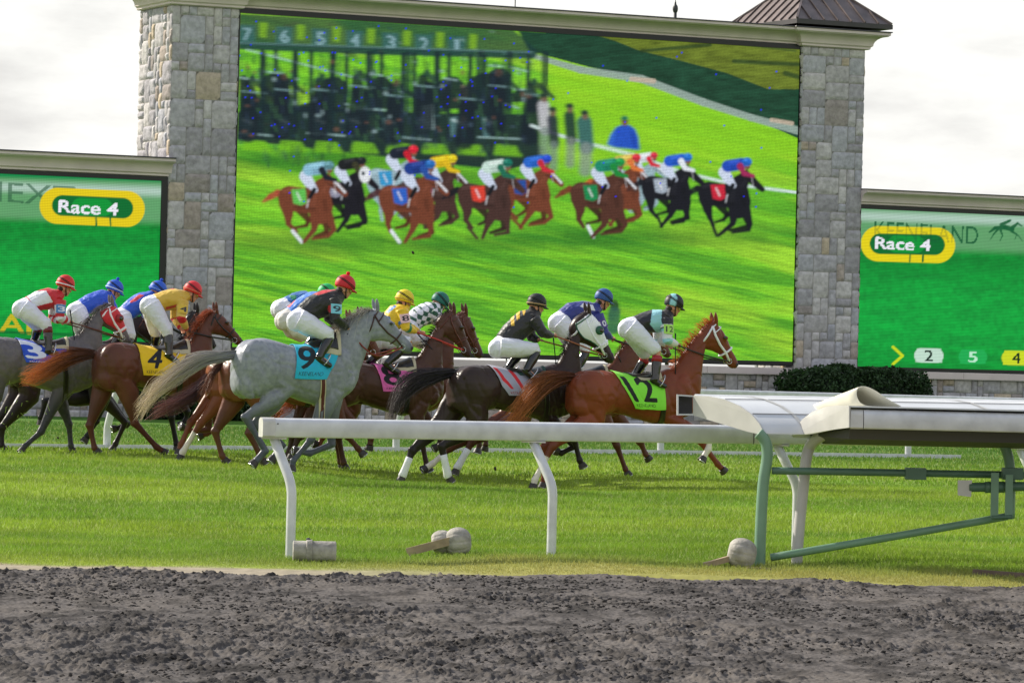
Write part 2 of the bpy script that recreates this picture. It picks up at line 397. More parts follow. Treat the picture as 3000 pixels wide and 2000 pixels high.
# dirt track
def dirt_z(X, Y):
    e = edgeY(X) + 0.25 - Y - 0.75 * sstep(0.2, -1.6, X) * (.75 + .5 * vnoise(X * 1.1, X * 0, 12))
    cl = np.clip(fbm(X * 13 + 2 * vnoise(X * 3, Y * 2, 4), Y * 4.2, 4, 41, .62) - 0.50, 0, 1)
    c2 = np.clip(vnoise(X * 9 + 3 * vnoise(X * 4, Y * 2, 14), Y * 3.4, 77) - 0.74, 0, 1)
    n1 = fbm(X * 11 + 2 * vnoise(X * 3, Y * 2, 4), Y * 3.6, 4, 41, .6); n2 = fbm(X * 26, Y * 12, 3, 47, .6); dens = 0.35 + 1.1 * sstep(.35, .65, fbm(X * 0.9, Y * 0.5, 3, 66))
    h = 0.020 * (fbm(X * 2.1, Y * .8, 3, 31) - 0.5) + (0.013 * sstep(.50, .66, n1) * (.5 + n2) + .008 * sstep(.45, .7, n2)) * dens + 0.02 * (fbm(X * 0.7, Y * 0.35, 3, 61) - 0.5)
    h += 0.022 * np.abs(fbm(X * 34, Y * 16, 3, 91) - .5)
    ridge = 0.030 * sstep(0.9, 0.25, e) * sstep(-0.05, 0.3, e) * (fbm(X * 1.3, Y * 0, 3, 51)) * 1.4
    return -0.012 + h * sstep(0.0, 0.35, e) + ridge - 0.14 * sstep(0.1, -0.35, e)
def dirt_cols(X, Y, Z):
    c = np.ones(X.shape + (3,)) * np.array(lin(101, 96, 94)) * 0.80; n1 = sstep(.48, .60, fbm(X * 11 + 2 * vnoise(X * 3, Y * 2, 4), Y * 3.6, 4, 41, .6))[..., None]; c = c * (1.08 - .42 * n1)
    t = sstep(0.42, 0.68, fbm(X * 1.6, Y * 0.9, 4, 71))[..., None]; c = c * (1 - 0.5 * t) + np.array(lin(120, 113, 108)) * 0.38 * t
    d = sstep(0.5, 0.72, fbm(X * 6, Y * 3.2, 3, 81))[..., None]; c = c * (1 - 0.5 * d)
    e = (Y - edgeY(X)); s = (sstep(-0.5, 0.1, e + 0.5 * (fbm(X * 2, Y * 2, 2, 5) - 0.5)) * sstep(0.5, -1.2, X))[..., None]
    return c * (1 - 0.8 * s) + GS * 0.95 * 0.8 * s
m_dirt = mat('dirt_mat', None, 0.95, var=0.25, vscale=22, bump=0.5, bscale=30, spec=0.1, detail=6)
grid_mesh('dirt_track', np.linspace(-5.4, 5.8, 1300), np.linspace(19.2, 31.9, 950), dirt_z, m_dirt, cols=dirt_cols)
def clods(n, seed):
    r = np.random.default_rng(seed); Y = 19.6 + 11.3 * r.random(n) ** .8; X = (r.random(n) * 2 - 1) * (Y * 1500 / F + .3); k = (fbm(X * 1.2, Y * .8, 3, 66) + .25 * (r.random(n) - .5) > .50) & (Y < edgeY(X) - .1 - .8 * sstep(.2, -1.6, X)); X = X[k]; Y = Y[k]; n = len(X)
    t = (1 + 5 ** .5) / 2; I = np.array([(-1, t, 0), (1, t, 0), (-1, -t, 0), (1, -t, 0), (0, -1, t), (0, 1, t), (0, -1, -t), (0, 1, -t), (t, 0, -1), (t, 0, 1), (-t, 0, -1), (-t, 0, 1)]) / 1.9
    T = np.array([(0, 11, 5), (0, 5, 1), (0, 1, 7), (0, 7, 10), (0, 10, 11), (1, 5, 9), (5, 11, 4), (11, 10, 2), (10, 7, 6), (7, 1, 8), (3, 9, 4), (3, 4, 2), (3, 2, 6), (3, 6, 8), (3, 8, 9), (4, 9, 5), (2, 4, 11), (6, 2, 10), (8, 6, 7), (9, 8, 1)])
    s = .003 + .012 * r.random(n) ** 3; V = I[None] * (s[:, None, None]) * (1 + .35 * r.normal(size=(n, 12, 1))); V = V * np.array([1.3, 1.2, .75]); V[..., 0] += X[:, None]; V[..., 1] += Y[:, None]; V[..., 2] += (dirt_z(X, Y) + s * .15)[:, None]
    c = np.array(lin(88, 84, 82)) * .62 * (.55 + .7 * r.random((n, 1))); o = mesh_np('dirt_clods', V.reshape(-1, 3), (T[None] + np.arange(n)[:, None, None] * 12).reshape(-1, 3), m_dirt, None, np.repeat(c, 12, 0), smooth=True); setp(o, 'crumbs of dark soil scattered over the dirt track', kind='stuff')
clods(22000, 4)
grid_mesh('dirt_track_beyond', np.array([-80, -20, -5.3]), np.linspace(8, 30.5, 6), lambda X, Y: X * 0 + 0.004, m_dirt, cols=lambda X, Y, Z: np.ones(X.shape + (3,)) * 0.14).name = 'dirt_surface'
grid_mesh('dirt_surface', np.array([5.7, 20, 80]), np.linspace(8, 30.5, 6), lambda X, Y: X * 0 + 0.004, m_dirt, cols=lambda X, Y, Z: np.ones(X.shape + (3,)) * 0.14)
grid_mesh('dirt_surface', np.array([-5.3, 5.7]), np.linspace(2, 19.3, 6), lambda X, Y: X * 0 + 0.002, m_dirt, cols=lambda X, Y, Z: np.ones(X.shape + (3,)) * 0.14)

# ---------------------------------------------------------------- video board
BS0 = 117.5; BYAW = math.atan2(F * (1 / 104.3 - 1 / 117.5), (1500 / 104.3 + 1400 / 117.5))
bo = P(100, 1214, F / BS0); bo.z = 0.0
BF = Frame(bo, BYAW)
def bu(px, py, wd=0.0):
    q = BF.pl(px, py, wd); return q[0], q[2]
m_cast = mat('cast_stone_mat', np.array(lin(218, 203, 202)), 0.7, var=0.08, vscale=1.5, bump=0.1, bscale=30)
m_flash = mat('flashing_mat', lin(58, 54, 56), 0.5, var=0.2, vscale=3)
m_black = mat('black_frame_mat', lin(18, 18, 20), 0.4)
m_stone = mat('ashlar_mat', None, 0.9, var=0.22, vscale=9, bump=0.75, bscale=16, detail=7, spec=0.2)
m_mort = mat('mortar_mat', lin(150, 146, 142), 0.95, var=0.15, vscale=8)
STC = [lin(160, 162, 168), lin(170, 171, 174), lin(150, 151, 157), lin(178, 179, 180), lin(172, 163, 148), lin(156, 149, 143), lin(178, 168, 150), lin(161, 165, 173), lin(147, 143, 141)]
def stones(Wd, Ht, unit, org, ud, nd, seed, tan=0.25):
    """rough ashlar on the rectangle org + a*ud + b*z, facing nd; returns verts, faces, colours"""
    r = random.Random(seed); nx = max(1, round(Wd / unit)); nz = max(1, round(Ht / unit)); ux = Wd / nx; uz = Ht / nz
    occ = np.zeros((nz, nx), bool); V = []; Q = []; C = []; n = 0; org = np.array(org, float); ud = np.array(ud, float); nd = np.array(nd, float)
    K = 9; t = np.linspace(0, 1, K)
    for j in range(nz):
        for i in range(nx):
            if occ[j, i]: continue
            opts = [(2, 2), (3, 2), (2, 3), (3, 3), (1, 1), (1, 2), (2, 1), (2, 2), (3, 2), (1, 2)]; r.shuffle(opts); opts.append((1, 1))
            for (a, b) in opts:
                if i + a <= nx and j + b <= nz and not occ[j:j + b, i:i + a].any(): break
            occ[j:j + b, i:i + a] = True
            x0, x1 = i * ux + 0.008, (i + a) * ux - 0.008; z0, z1 = j * uz + 0.008, (j + b) * uz - 0.008
            A, B = np.meshgrid(t, t); X = x0 + (x1 - x0) * A; Z = z0 + (z1 - z0) * B
            ed = np.minimum(np.minimum(A * (x1 - x0), (1 - A) * (x1 - x0)), np.minimum(B * (z1 - z0), (1 - B) * (z1 - z0)))
            s0 = r.randint(0, 9999); rough = r.uniform(0.4, 1.0); tilt = r.uniform(-0.5, 0.5)
            H = 0.038 * np.clip(ed / 0.035, 0, 1) * rough * (0.35 + 1.2 * vnoise(X * 9 + s0, Z * 9, s0)) + 0.012 * np.clip(ed / 0.02, 0, 1) + 0.02 * tilt * (B - 0.5) * np.clip(ed / 0.03, 0, 1)
            H += 0.02 * (B < 0.25) * -rough * np.clip(ed / 0.02, 0, 1) * r.random()
            pts = org + X[..., None] * ud + Z[..., None] * np.array([0, 0, 1.0]) + H[..., None] * nd
            V.append(pts.reshape(-1, 3)); idx = n + np.arange(K * K).reshape(K, K)
            Q.append(np.stack([idx[:-1, :-1], idx[:-1, 1:], idx[1:, 1:], idx[1:, :-1]], -1).reshape(-1, 4)); n += K * K
            c = np.array(STC[r.choice([4, 5, 6, 8]) if r.random() < tan else r.choice([0, 1, 2, 3, 7])]) * r.uniform(1.08, 1.25) * np.array([1.06, .985, .98])
            C.append(np.repeat(c[None], K * K, 0))
    return np.concatenate(V), np.concatenate(Q), np.concatenate(C)
def stone_obj(name, parent, faces):
    Vs, Qs, Cs = [], [], []; n = 0
    for f in faces:
        V, Q, C = stones(*f); Vs.append(V); Qs.append(Q + n); Cs.append(C); n += len(V)
    return mesh_np(name, np.concatenate(Vs), np.concatenate(Qs), m_stone, parent, np.concatenate(Cs), smooth=False)
def profile_sweep(mb, path, prof):
    """path: list of (x, y) ; outward side = right of travel; prof: list of (out, z)"""
    path = [np.array(p, float) for p in path]; n = len(path); rings = []
    for i, p in enumerate(path):
        d0 = path[i] - path[i - 1] if i else path[1] - path[0]; d1 = path[i + 1] - p if i < n - 1 else d0
        d0 = d0 / np.linalg.norm(d0); d1 = d1 / np.linalg.norm(d1); n0 = np.array([d0[1], -d0[0]]); n1 = np.array([d1[1], -d1[0]])
        m = n0 + n1; m = m / np.linalg.norm(m); m = m / max(0.3, np.dot(m, n0))
        rings.append([(p[0] + m[0] * o, p[1] + m[1] * o, z) for (o, z) in prof])
    k = len(prof); V = [q for r_ in rings for q in r_]; Fc = []
    for i in range(n - 1):
        for j in range(k): Fc.append((i * k + j, (i + 1) * k + j, (i + 1) * k + (j + 1) % k, i * k + (j + 1) % k))
    Fc.append(tuple(range(k - 1, -1, -1))); Fc.append(tuple((n - 1) * k + j for j in range(k)))
    mb.add(V, Fc); return mb
def cornice_prof(z0, z1, out, back=-0.3):
    h = z1 - z0; pr = [(back, z0), (0.06, z0), (0.10, z0 + 0.02), (0.10, z0 + 0.13 * h), (0.13, z0 + 0.18 * h)]
    for i in range(7):
        a = i / 6 * math.pi / 2; pr.append((0.15 + (out - 0.20) * (1 - math.cos(a)), z0 + h * (0.20 + 0.52 * math.sin(a))))
    pr += [(out - 0.03, z0 + 0.76 * h), (out, z0 + 0.79 * h), (out, z0 + 0.93 * h), (back, z0 + 0.93 * h)]
    return pr
def flash_prof(z0, z1, out, back=-0.3):
    h = z1 - z0; return [(back, z0 + 0.932 * h), (out + 0.02, z0 + 0.932 * h), (out + 0.04, z0 + 0.95 * h), (out + 0.03, z1), (back, z1 + 0.04)]
def cornice(parent, path, z0, z1, out, back=-0.3):
    c = profile_sweep(MB(), path, cornice_prof(z0, z1, out, back)).build('cornice', m_cast, parent, smooth=True, angle=28)
    profile_sweep(MB(), path, flash_prof(z0, z1, out, back)).build('flashing', m_flash, c, smooth=False)

PW = 0.14   # how far the pillars stand proud of the screen face
def brot(v): return v
bx = lambda px, py, wd: bu(px, py, wd)[0]
bz = lambda px, py, wd: bu(px, py, wd)[1]
# pillars
def pillar(name, uL, uR, ztop, label, seed, D=1.7, roof=None):
    root = empty(name, BF.world((uL + (uR - uL) / 2, -PW + D / 2, 0.12)), BYAW, label, 'pillar', 'stone pillars of the video board')
    Wd = uR - uL; x0 = -Wd / 2; y0 = -D / 2; z0 = -0.15; h = ztop - 0.12
    MB().box((x0 + 0.02, y0 + 0.02, z0), (-x0 - 0.02, -y0 - 0.02, h)).build('shaft', m_mort, root, smooth=False)
    fs = [(Wd, h - z0, 0.235, (x0, y0 + 0.02, z0), (1, 0, 0), (0, -1, 0), seed, 0.08),
          (D, h - z0, 0.20, (x0 + 0.02, -y0, z0), (0, -1, 0), (-1, 0, 0), seed + 1, 0.16),
          (D, h - z0, 0.20, (-x0 - 0.02, y0, z0), (0, 1, 0), (1, 0, 0), seed + 2, 0.3)]
    stone_obj('masonry', root, fs)
    return root, Wd, D, h
uLL, uLR = bx(494, 500, PW), bx(690, 500, PW)
uRL, uRR = bx(2344, 520, PW), bx(2527, 520, PW)
zcb_L = bz(600, 27, PW); zcb_R = bz(2460, 136, PW)
zc0 = (zcb_L + zcb_R) / 2
zc1 = bz(2450, 84, PW + 0.45)
m_roof = mat('metal_roof_mat', lin(104, 92, 90), 0.42, metal=0.35, var=0.3, vscale=2.5, vcol2=None, bump=0.1, bscale=8)
def hip_roof(parent, x0, x1, y0, y1, z0, hgt):
    cx, cy = (x0 + x1) / 2, (y0 + y1) / 2; ap = (cx, cy, z0 + hgt)
    mb = MB(); c = [(x0, y0, z0), (x1, y0, z0), (x1, y1, z0), (x0, y1, z0)]
    mb.add(c + [ap], [(0, 1, 4), (1, 2, 4), (2, 3, 4), (3, 0, 4), (3, 2, 1, 0)])
    for k in range(4):     # standing seams, up the slope
        a = np.array(c[k]); b = np.array(c[(k + 1) % 4]); L_ = np.linalg.norm(b - a); n = int(L_ / 0.42)
        nrm = np.cross(b - a, np.array(ap) - a); nrm /= np.linalg.norm(nrm); mid = (a + b) / 2; up = np.array(ap) - mid
        for i in range(1, n):
            s = i / n; p = a + (b - a) * s; f = 1 - abs(2 * s - 1); q = p + up * f
            mb.obox(p + nrm * 0.02, q + nrm * 0.02, 0.03, 0.05, up=nrm)
        mb.obox(np.array(c[k]) + np.array([0, 0, .02]), np.array(ap) + np.array([0, 0, .02]), 0.06, 0.05)
    r_ = mb.build('roof', m_roof, parent, smooth=False)
    MB().box((x0 - 0.02, y0 - 0.02, z0 - 0.13), (x1 + 0.02, y1 + 0.02, z0 - 0.004)).build('eave', m_flash, r_, smooth=False)
for side, (a, b) in enumerate(((uLL, uLR), (uRL, uRR))):
    lab = ['square stone pillar left of the large screen with its sunlit side showing', 'square stone pillar right of the large screen under the hipped metal roof'][side]
    root, Wd, D, h = pillar('stone_pillar', a, b, zc0, lab, 100 + side * 10, D=2.3)
    x, y = Wd / 2, D / 2
    cornice(root, [(-x, y), (-x, -y), (x, -y), (x, y), (-x, y)][:4], zc0 - 0.12, zc1 - 0.12, 0.50, -0.6)
    hip_roof(root, -x - 0.50, x + 0.52, -y - 0.5, y + 1.2, zc1 - 0.12 + 0.20, 1.45)

# big screen
board = empty('video_board', BF.world(((uLR + uRL) / 2, 0.6, 0.12)), BYAW, 'huge video screen between two stone pillars showing horses racing from a gate', 'video screen')
boff = (uLR + uRL) / 2
SC_T0, SC_T1 = bz(705, 43, 0), bz(2352, 142, 0); SC_B = bz(2317, 1059, 0); SC_T = (SC_T0 + SC_T1) / 2
SX0, SX1 = uLR + 0.03, uRL - 0.03; IX0, IX1 = bx(691, 500, 0), bx(2335, 500, 0)
lo = lambda u, y, z: (u - boff, y - 0.6, z - 0.12)
MB().box(lo(SX0, 0.01, SC_B - 0.12), lo(SX1, 0.55, SC_T + 0.14)).build('cabinet', m_black, board, smooth=False)
fb = MB()
fb.box(lo(SX0, -0.05, SC_T), lo(SX1, 0.008, SC_T + 0.12)); fb.box(lo(SX0, -0.05, SC_B - 0.10), lo(SX1, 0.008, SC_B))
fb.box(lo(SX0, -0.05, SC_B + 0.002), lo(IX0, 0.008, SC_T - 0.002)); fb.box(lo(IX1, -0.05, SC_B + 0.002), lo(SX1, 0.008, SC_T - 0.002))
fb.build('frame', m_black, board, smooth=False)
cornice(board, [lo(SX0 - 0.02, 0.1, 0)[:2], lo(SX1 + 0.02, 0.1, 0)[:2]], SC_T + 0.125 - 0.12, zc1 - 0.12, 0.66, -0.6)

def led_mat(name, strength=1.0, pitch=0.0405):
    m = bpy.data.materials.new(name); m.use_nodes = True; t = m.node_tree; N = t.nodes; L = t.links; b = N['Principled BSDF']
    b.inputs['Base Color'].default_value = (0.01, 0.01, 0.01, 1); b.inputs['Roughness'].default_value = 0.6; b.inputs['Specular IOR Level'].default_value = 0.1
    a = N.new('ShaderNodeAttribute'); a.attribute_name = 'Col'; tcn = N.new('ShaderNodeTexCoord'); sp = N.new('ShaderNodeSeparateXYZ'); L.new(tcn.outputs['Object'], sp.inputs[0])
    def wv(out, k, amp, mid):
        mu = N.new('ShaderNodeMath'); mu.operation = 'MULTIPLY'; mu.inputs[1].default_value = 2 * math.pi / k; L.new(out, mu.inputs[0])
        si = N.new('ShaderNodeMath'); si.operation = 'SINE'; L.new(mu.outputs[0], si.inputs[0])
        ma = N.new('ShaderNodeMath'); ma.operation = 'MULTIPLY_ADD'; ma.inputs[1].default_value = amp; ma.inputs[2].default_value = mid; L.new(si.outputs[0], ma.inputs[0]); return ma.outputs[0]
    z = wv(sp.outputs['Z'], pitch, 0.22, 1.0); x = wv(sp.outputs['X'], pitch * 1.07, 0.07, 1.0)
    mm = N.new('ShaderNodeMath'); mm.operation = 'MULTIPLY'; L.new(z, mm.inputs[0]); L.new(x, mm.inputs[1])
    m2 = N.new('ShaderNodeMath'); m2.operation = 'MULTIPLY'; m2.inputs[1].default_value = strength; L.new(mm.outputs[0], m2.inputs[0])
    L.new(a.outputs['Color'], b.inputs['Emission Color']); L.new(m2.outputs[0], b.inputs['Emission Strength']); return m
m_led = led_mat('led_mat')
class Screen:
    def __init__(s, u0, u1, z0, z1, nx, nz, wd):
        s.u = np.linspace(u0, u1, nx); s.z = np.linspace(z0, z1, nz); U, Z = np.meshgrid(s.u, s.z); s.U = U.ravel(); s.Z = Z.ravel(); s.wd = wd; s.nx = nx; s.nz = nz
        p = project(BF.world(np.stack([s.U, np.full_like(s.U, -wd), s.Z], -1))); s.x = p[:, 0]; s.y = p[:, 1]; s.c = np.zeros((len(s.U), 3))
    def blend(s, a, col, idx=None):
        a = a[:, None]; col = np.asarray(col, float)
        if idx is None: s.c = s.c * (1 - a) + col * a
        else: s.c[idx] = s.c[idx] * (1 - a) + (col if col.ndim == 1 or len(col) == len(idx) else col[idx]) * a
    def seg(s, p, q, w0, w1, col, al=1.0, soft=1.6):
        (x0, y0), (x1, y1) = p, q; m = max(w0, w1) + soft + 1
        idx = np.where((s.x > min(x0, x1) - m) & (s.x < max(x0, x1) + m) & (s.y > min(y0, y1) - m) & (s.y < max(y0, y1) + m))[0]
        if not len(idx): return
        X = s.x[idx]; Y = s.y[idx]; dx, dy = x1 - x0, y1 - y0; L2 = dx * dx + dy * dy + 1e-9
        t = np.clip(((X - x0) * dx + (Y - y0) * dy) / L2, 0, 1); d = np.hypot(X - x0 - t * dx, Y - y0 - t * dy); wdt = (w0 + (w1 - w0) * t) / 2
        s.blend(np.clip((wdt + soft / 2 - d) / soft, 0, 1) * al, col, idx)
    def path(s, pts, ws, col, al=1.0, soft=1.6):
        if np.isscalar(ws): ws = [ws] * len(pts)
        for i in range(len(pts) - 1): s.seg(pts[i], pts[i + 1], ws[i], ws[i + 1], col, al, soft)
    def poly(s, pts, col, al=1.0, jit=2.0):
        xs_ = [p[0] for p in pts]; ys_ = [p[1] for p in pts]
        idx = np.where((s.x > min(xs_) - 3) & (s.x < max(xs_) + 3) & (s.y > min(ys_) - 3) & (s.y < max(ys_) + 3))[0]
        if not len(idx): return
        acc = np.zeros(len(idx))
        for (jx, jy) in ((-.5, -.5), (.5, -.5), (.5, .5), (-.5, .5), (0, 0)):
            X = s.x[idx] + jx * jit; Y = s.y[idx] + jy * jit; ins = np.zeros(len(idx), bool); n = len(pts)
            for i in range(n):
                xa, ya = pts[i]; xb, yb = pts[(i + 1) % n]
                c = ((ya > Y) != (yb > Y)) & (X < (xb - xa) * (Y - ya) / (yb - ya + 1e-12) + xa); ins ^= c
            acc += ins / 5
        s.blend(acc * al, col, idx)
    def blur(s, x0, x1, y0, y1, kx, kz):
        G = s.c.reshape(s.nz, s.nx, 3); B = G.copy()
        acc = 0
        for d in range(-kx, kx + 1): acc = acc + np.roll(B, d, 1)
        B = acc / (2 * kx + 1); acc = 0
        for d in range(-kz, kz + 1): acc = acc + np.roll(B, d, 0)
        B = (acc / (2 * kz + 1)).reshape(-1, 3); k = (s.x > x0) & (s.x < x1) & (s.y > y0) & (s.y < y1); ed = k & (s.x > s.x.min() + 12); s.c[ed] = B[ed]
    def ell(s, c, rx, ry, col, al=1.0, soft=2.0):
        idx = np.where((np.abs(s.x - c[0]) < rx + soft) & (np.abs(s.y - c[1]) < ry + soft))[0]
        if not len(idx): return
        d = (1 - np.hypot((s.x[idx] - c[0]) / rx, (s.y[idx] - c[1]) / ry)) * min(rx, ry); s.blend(np.clip(d / soft + 0.5, 0, 1) * al, col, idx)
    def text(s, t, tl, tr, bl, col, al=1.0, bold=0.0):
        tl = np.array(tl, float); ex = np.array(tr) - tl; ey = np.array(bl) - tl; M_ = np.linalg.inv(np.array([ex, ey]).T)
        ab = (np.stack([s.x, s.y], -1) - tl) @ M_.T; k = text_mask(t, ab[:, 0], 1 - ab[:, 1], bold); s.blend(k * al, col)
    def build(s, parent, off, name='screen_panel'):
        V = np.stack([s.U, np.full_like(s.U, -s.wd - 0.004), s.Z], -1) - np.array(off); i = np.arange(s.nx * s.nz).reshape(s.nz, s.nx)
        Q = np.stack([i[:-1, :-1], i[:-1, 1:], i[1:, 1:], i[1:, :-1]], -1).reshape(-1, 4); return mesh_np(name, V, Q, m_led, parent, np.clip(s.c, 0, 2), smooth=False)
S = Screen(IX0 + 0.002, IX1 - 0.002, SC_B + 0.002, SC_T - 0.002, 640, 380, 0.0)
X, Y = S.x, S.y
# grass of the pictured turf, streaked by the panning camera
sl = Y - 0.20 * X
f1 = fbm(X / 230, sl / 15, 5, 5, .6); f2 = fbm(X / 420 + 9, sl / 60, 3, 15); f3 = fbm(X / 60, sl / 7, 3, 25)
g0 = np.array(lin(122, 198, 44)); g1 = np.array(lin(98, 178, 42)); g2 = np.array(lin(150, 206, 52)); g3 = np.array(lin(34, 112, 38)); f4 = fbm(X / 80, sl / 5.5, 3, 33)
t = sstep(0.35, 0.65, f1)[:, None]; c = g1 * (1 - t) + g0 * t; t = sstep(0.5, 0.75, f2)[:, None]; c = c * (1 - t) + g2 * t
t = (sstep(0.52, 0.3, f1) * sstep(520, 720, Y) * 0.3)[:, None]; c = c * (1 - t) + g3 * t
S.c = c * (0.52 + 0.40 * f3[:, None] + 0.58 * f4[:, None])
lg = (sstep(1560, 1640, X) * sstep(560, 430, Y))[:, None]; S.c = S.c * (1 - 0.6 * lg) + np.array(lin(150, 214, 28)) * 0.6 * lg
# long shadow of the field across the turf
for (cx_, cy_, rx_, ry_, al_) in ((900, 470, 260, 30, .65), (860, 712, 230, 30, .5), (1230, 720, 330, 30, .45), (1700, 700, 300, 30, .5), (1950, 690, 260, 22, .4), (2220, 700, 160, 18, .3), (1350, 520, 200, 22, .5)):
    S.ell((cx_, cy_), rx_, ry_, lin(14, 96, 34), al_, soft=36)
# hedge bank, path and dry slope, upper right
S.poly([(1500, 60), (2370, 110), (2370, 420), (2200, 345), (2040, 300), (1900, 240), (1700, 190), (1550, 150)], lin(30, 70, 50))
S.poly([(1700, 90), (2370, 130), (2370, 262), (2250, 262), (2130, 215), (2000, 180), (1870, 148), (1800, 120)], lin(104, 120, 40))
for (a, b, w_) in (((1880, 150), (2080, 132), 10), ((2150, 180), (2350, 190), 12), ((2300, 215), (2360, 232), 14), ((2010, 112), (2330, 150), 5)):
    S.path([a, b], w_, lin(40, 66, 36), .8, 6)
k = (fbm(X / 40, Y / 9, 3, 45) - 0.5)[:, None]; msk = ((Y < 0.30 * (X - 1550) + 145) & (X > 1560))[:, None]; S.c = S.c * (1 + 0.9 * k * msk)
S.path([(1540, 158), (1700, 205), (1880, 232), (2060, 300), (2200, 345), (2345, 385)], [12, 20, 22, 22, 20, 24], lin(150, 170, 160), .95, 5)
S.path([(1850, 232), (1915, 238)], 14, lin(196, 180, 160), .9, 5); S.path([(2260, 352), (2320, 362)], 12, lin(196, 180, 160), .9, 5)
# starting gate, upper left
dk = lin(22, 42, 48); dk2 = lin(28, 66, 62)
S.poly([(690, 40), (1500, 85), (1575, 150), (1575, 160), (1180, 150), (690, 130)], lin(26, 60, 58), .82)
for i, (nx_, dg_) in enumerate(zip((722, 832, 937, 1038, 1143, 1240, 1337), '7654321')):
    y0 = 78 + 0.055 * (nx_ - 722) + 4
    S.poly([(nx_ + 38, y0 - 16), (nx_ + 62, y0 - 14), (nx_ + 58, y0 + 30), (nx_ + 38, y0 + 28)], lin(120, 170, 40), .9)
    S.poly([(nx_ - 24, y0 - 10), (nx_ + 26, y0 - 8), (nx_ + 24, y0 + 46), (nx_ - 24, y0 + 44)], lin(52, 100, 104), .7)
    S.text(dg_, (nx_ - (10 if dg_ != '1' else 4), y0), (nx_ + (14 if dg_ != '1' else 6), y0 + 2), (nx_ - (10 if dg_ != '1' else 4), y0 + 36), lin(150, 186, 196), .75, 0.03)
S.path([(690, 134), (1100, 150), (1560, 162)], 22, dk2, .95, 3); S.path([(690, 126), (1560, 154)], 3, lin(120, 160, 160), .7, 3)
ph = [(768, 150), (808, 150), (866, 152), (912, 153), (975, 156), (1016, 156), (1078, 157), (1118, 158), (1180, 160), (1214, 160), (1280, 162), (1316, 163), (1378, 165), (1420, 165), (1548, 165)]
for (x_, y_) in ph: S.path([(x_, y_), (x_ - 3, 400)], 12, dk, .95, 4)
r_ = random.Random(3)
for (x0, x1, y0, y1) in ((768, 850, 215, 330), (866, 990, 300, 330), (945, 1016, 225, 330), (1085, 1150, 225, 320), (1078, 1110, 260, 330), (1215, 1310, 240, 330), (1290, 1360, 225, 320), (1380, 1480, 215, 340), (1430, 1500, 200, 320), (700, 730, 220, 330), (1500, 1556, 262, 300)):
    S.poly([(x0, y0 + 12), (x0 + (x1 - x0) * .3, y0), (x0 + (x1 - x0) * .7, y0), (x1, y0 + 20), (x1, y1), (x0, y1)], lin(24, 38, 46), .95)
S.poly([(690, 330), (780, 305), (1000, 318), (1200, 330), (1540, 335), (1580, 400), (1590, 470), (1480, 500), (690, 410)], lin(24, 40, 48), .97)
for x_ in (722, 830, 935, 1038, 1140, 1240, 1335, 1430):
    S.poly([(x_ - 18, 345), (x_ + 10, 340), (x_ + 18, 362), (x_ + 6, 400), (x_ - 14, 402)], lin(84, 122, 124), .85)
    S.path([(x_ - 8, 352), (x_ + 14, 360)], 8, lin(190, 215, 215), .8, 4)
for i in range(8):
    x_ = 700 + i * 105; S.poly([(x_ + 18, 408 + i * 2), (x_ + 78, 414 + i * 2), (x_ + 96, 445 + i * 2), (x_ + 10, 440 + i * 2)], lin(120, 190, 34), .8)
for (a, b) in (((722, 146), (1086, 240)), ((700, 228), (760, 236)), ((770, 210), (830, 216)), ((1085, 217), (1120, 222)), ((1140, 262), (1180, 272)), ((830, 270), (860, 276)), ((1010, 305), (1060, 314)), ((1300, 230), (1340, 236)), ((1430, 192), (1476, 196)), ((1505, 262), (1556, 264)), ((1490, 196), (1545, 210)), ((900, 390), (1010, 398)), ((1150, 400), (1260, 410)), ((1400, 402), (1540, 408)), ((700, 390), (800, 398)), ((1040, 318), (1180, 326)), ((1470, 300), (1520, 318))):
    S.path([a, b], 4, lin(170, 205, 205), .85, 3)
for i in range(90):
    x_ = r_.uniform(700, 1560); y_ = r_.uniform(60, 440); S.path([(x_, y_), (x_ + r_.uniform(4, 22), y_ + r_.uniform(0, 4))], r_.uniform(2, 5), [lin(96, 140, 140), lin(40, 70, 90), lin(150, 180, 170), lin(70, 60, 60)][r_.randint(0, 3)], .5, 3)
S.poly([(1235, 310), (1270, 305), (1272, 380), (1232, 380)], lin(150, 176, 176), .8)
S.poly([(1352, 250), (1372, 252), (1366, 380), (1350, 380)], lin(150, 130, 116), .7)
for i in range(9):
    x_ = 735 + i * 104 + r_.uniform(-10, 10); y0 = 232 + r_.uniform(-14, 26)
    S.path([(x_ - 6, y0 + 10), (x_, y0 + 60), (x_ - 8, y0 + 150)], [30, 52, 60], lin(22, 34, 44), .93, 7); S.ell((x_ + 4, y0 - 6), 10, 11, [lin(30, 40, 52), lin(90, 66, 58), lin(26, 60, 56)][i % 3], .9, 5)
    S.path([(x_ + 18, y0 + 6), (x_ + 60, y0 + 40)], [20, 12], lin(26, 40, 50), .85, 6); S.path([(x_ - 26, y0 + 30), (x_ + 44, y0 + 36)], 4, lin(150, 190, 196), .6, 3)
    S.path([(x_ + 36, 160), (x_ + 33, 330)], 20, dk, .8, 6)
for i in range(420):
    x_ = r_.uniform(700, 1560); y_ = r_.uniform(150, 460); S.path([(x_, y_), (x_ + r_.uniform(-2, 6), y_ + r_.uniform(6, 34))], r_.uniform(3, 8), [dk, lin(20, 32, 40), lin(30, 60, 60), lin(66, 110, 70), lin(44, 60, 84)][r_.randint(0, 4)], .55, 4)
for i in range(70):
    x_ = r_.uniform(700, 1560); y_ = r_.uniform(180, 400); S.ell((x_, y_), r_.uniform(3, 8), r_.uniform(3, 8), [lin(120, 84, 70), lin(150, 176, 180), lin(20, 30, 36), lin(70, 90, 110)][r_.randint(0, 3)], .6, 4)
S.blur(690, 1600, 40, 480, 2, 1)
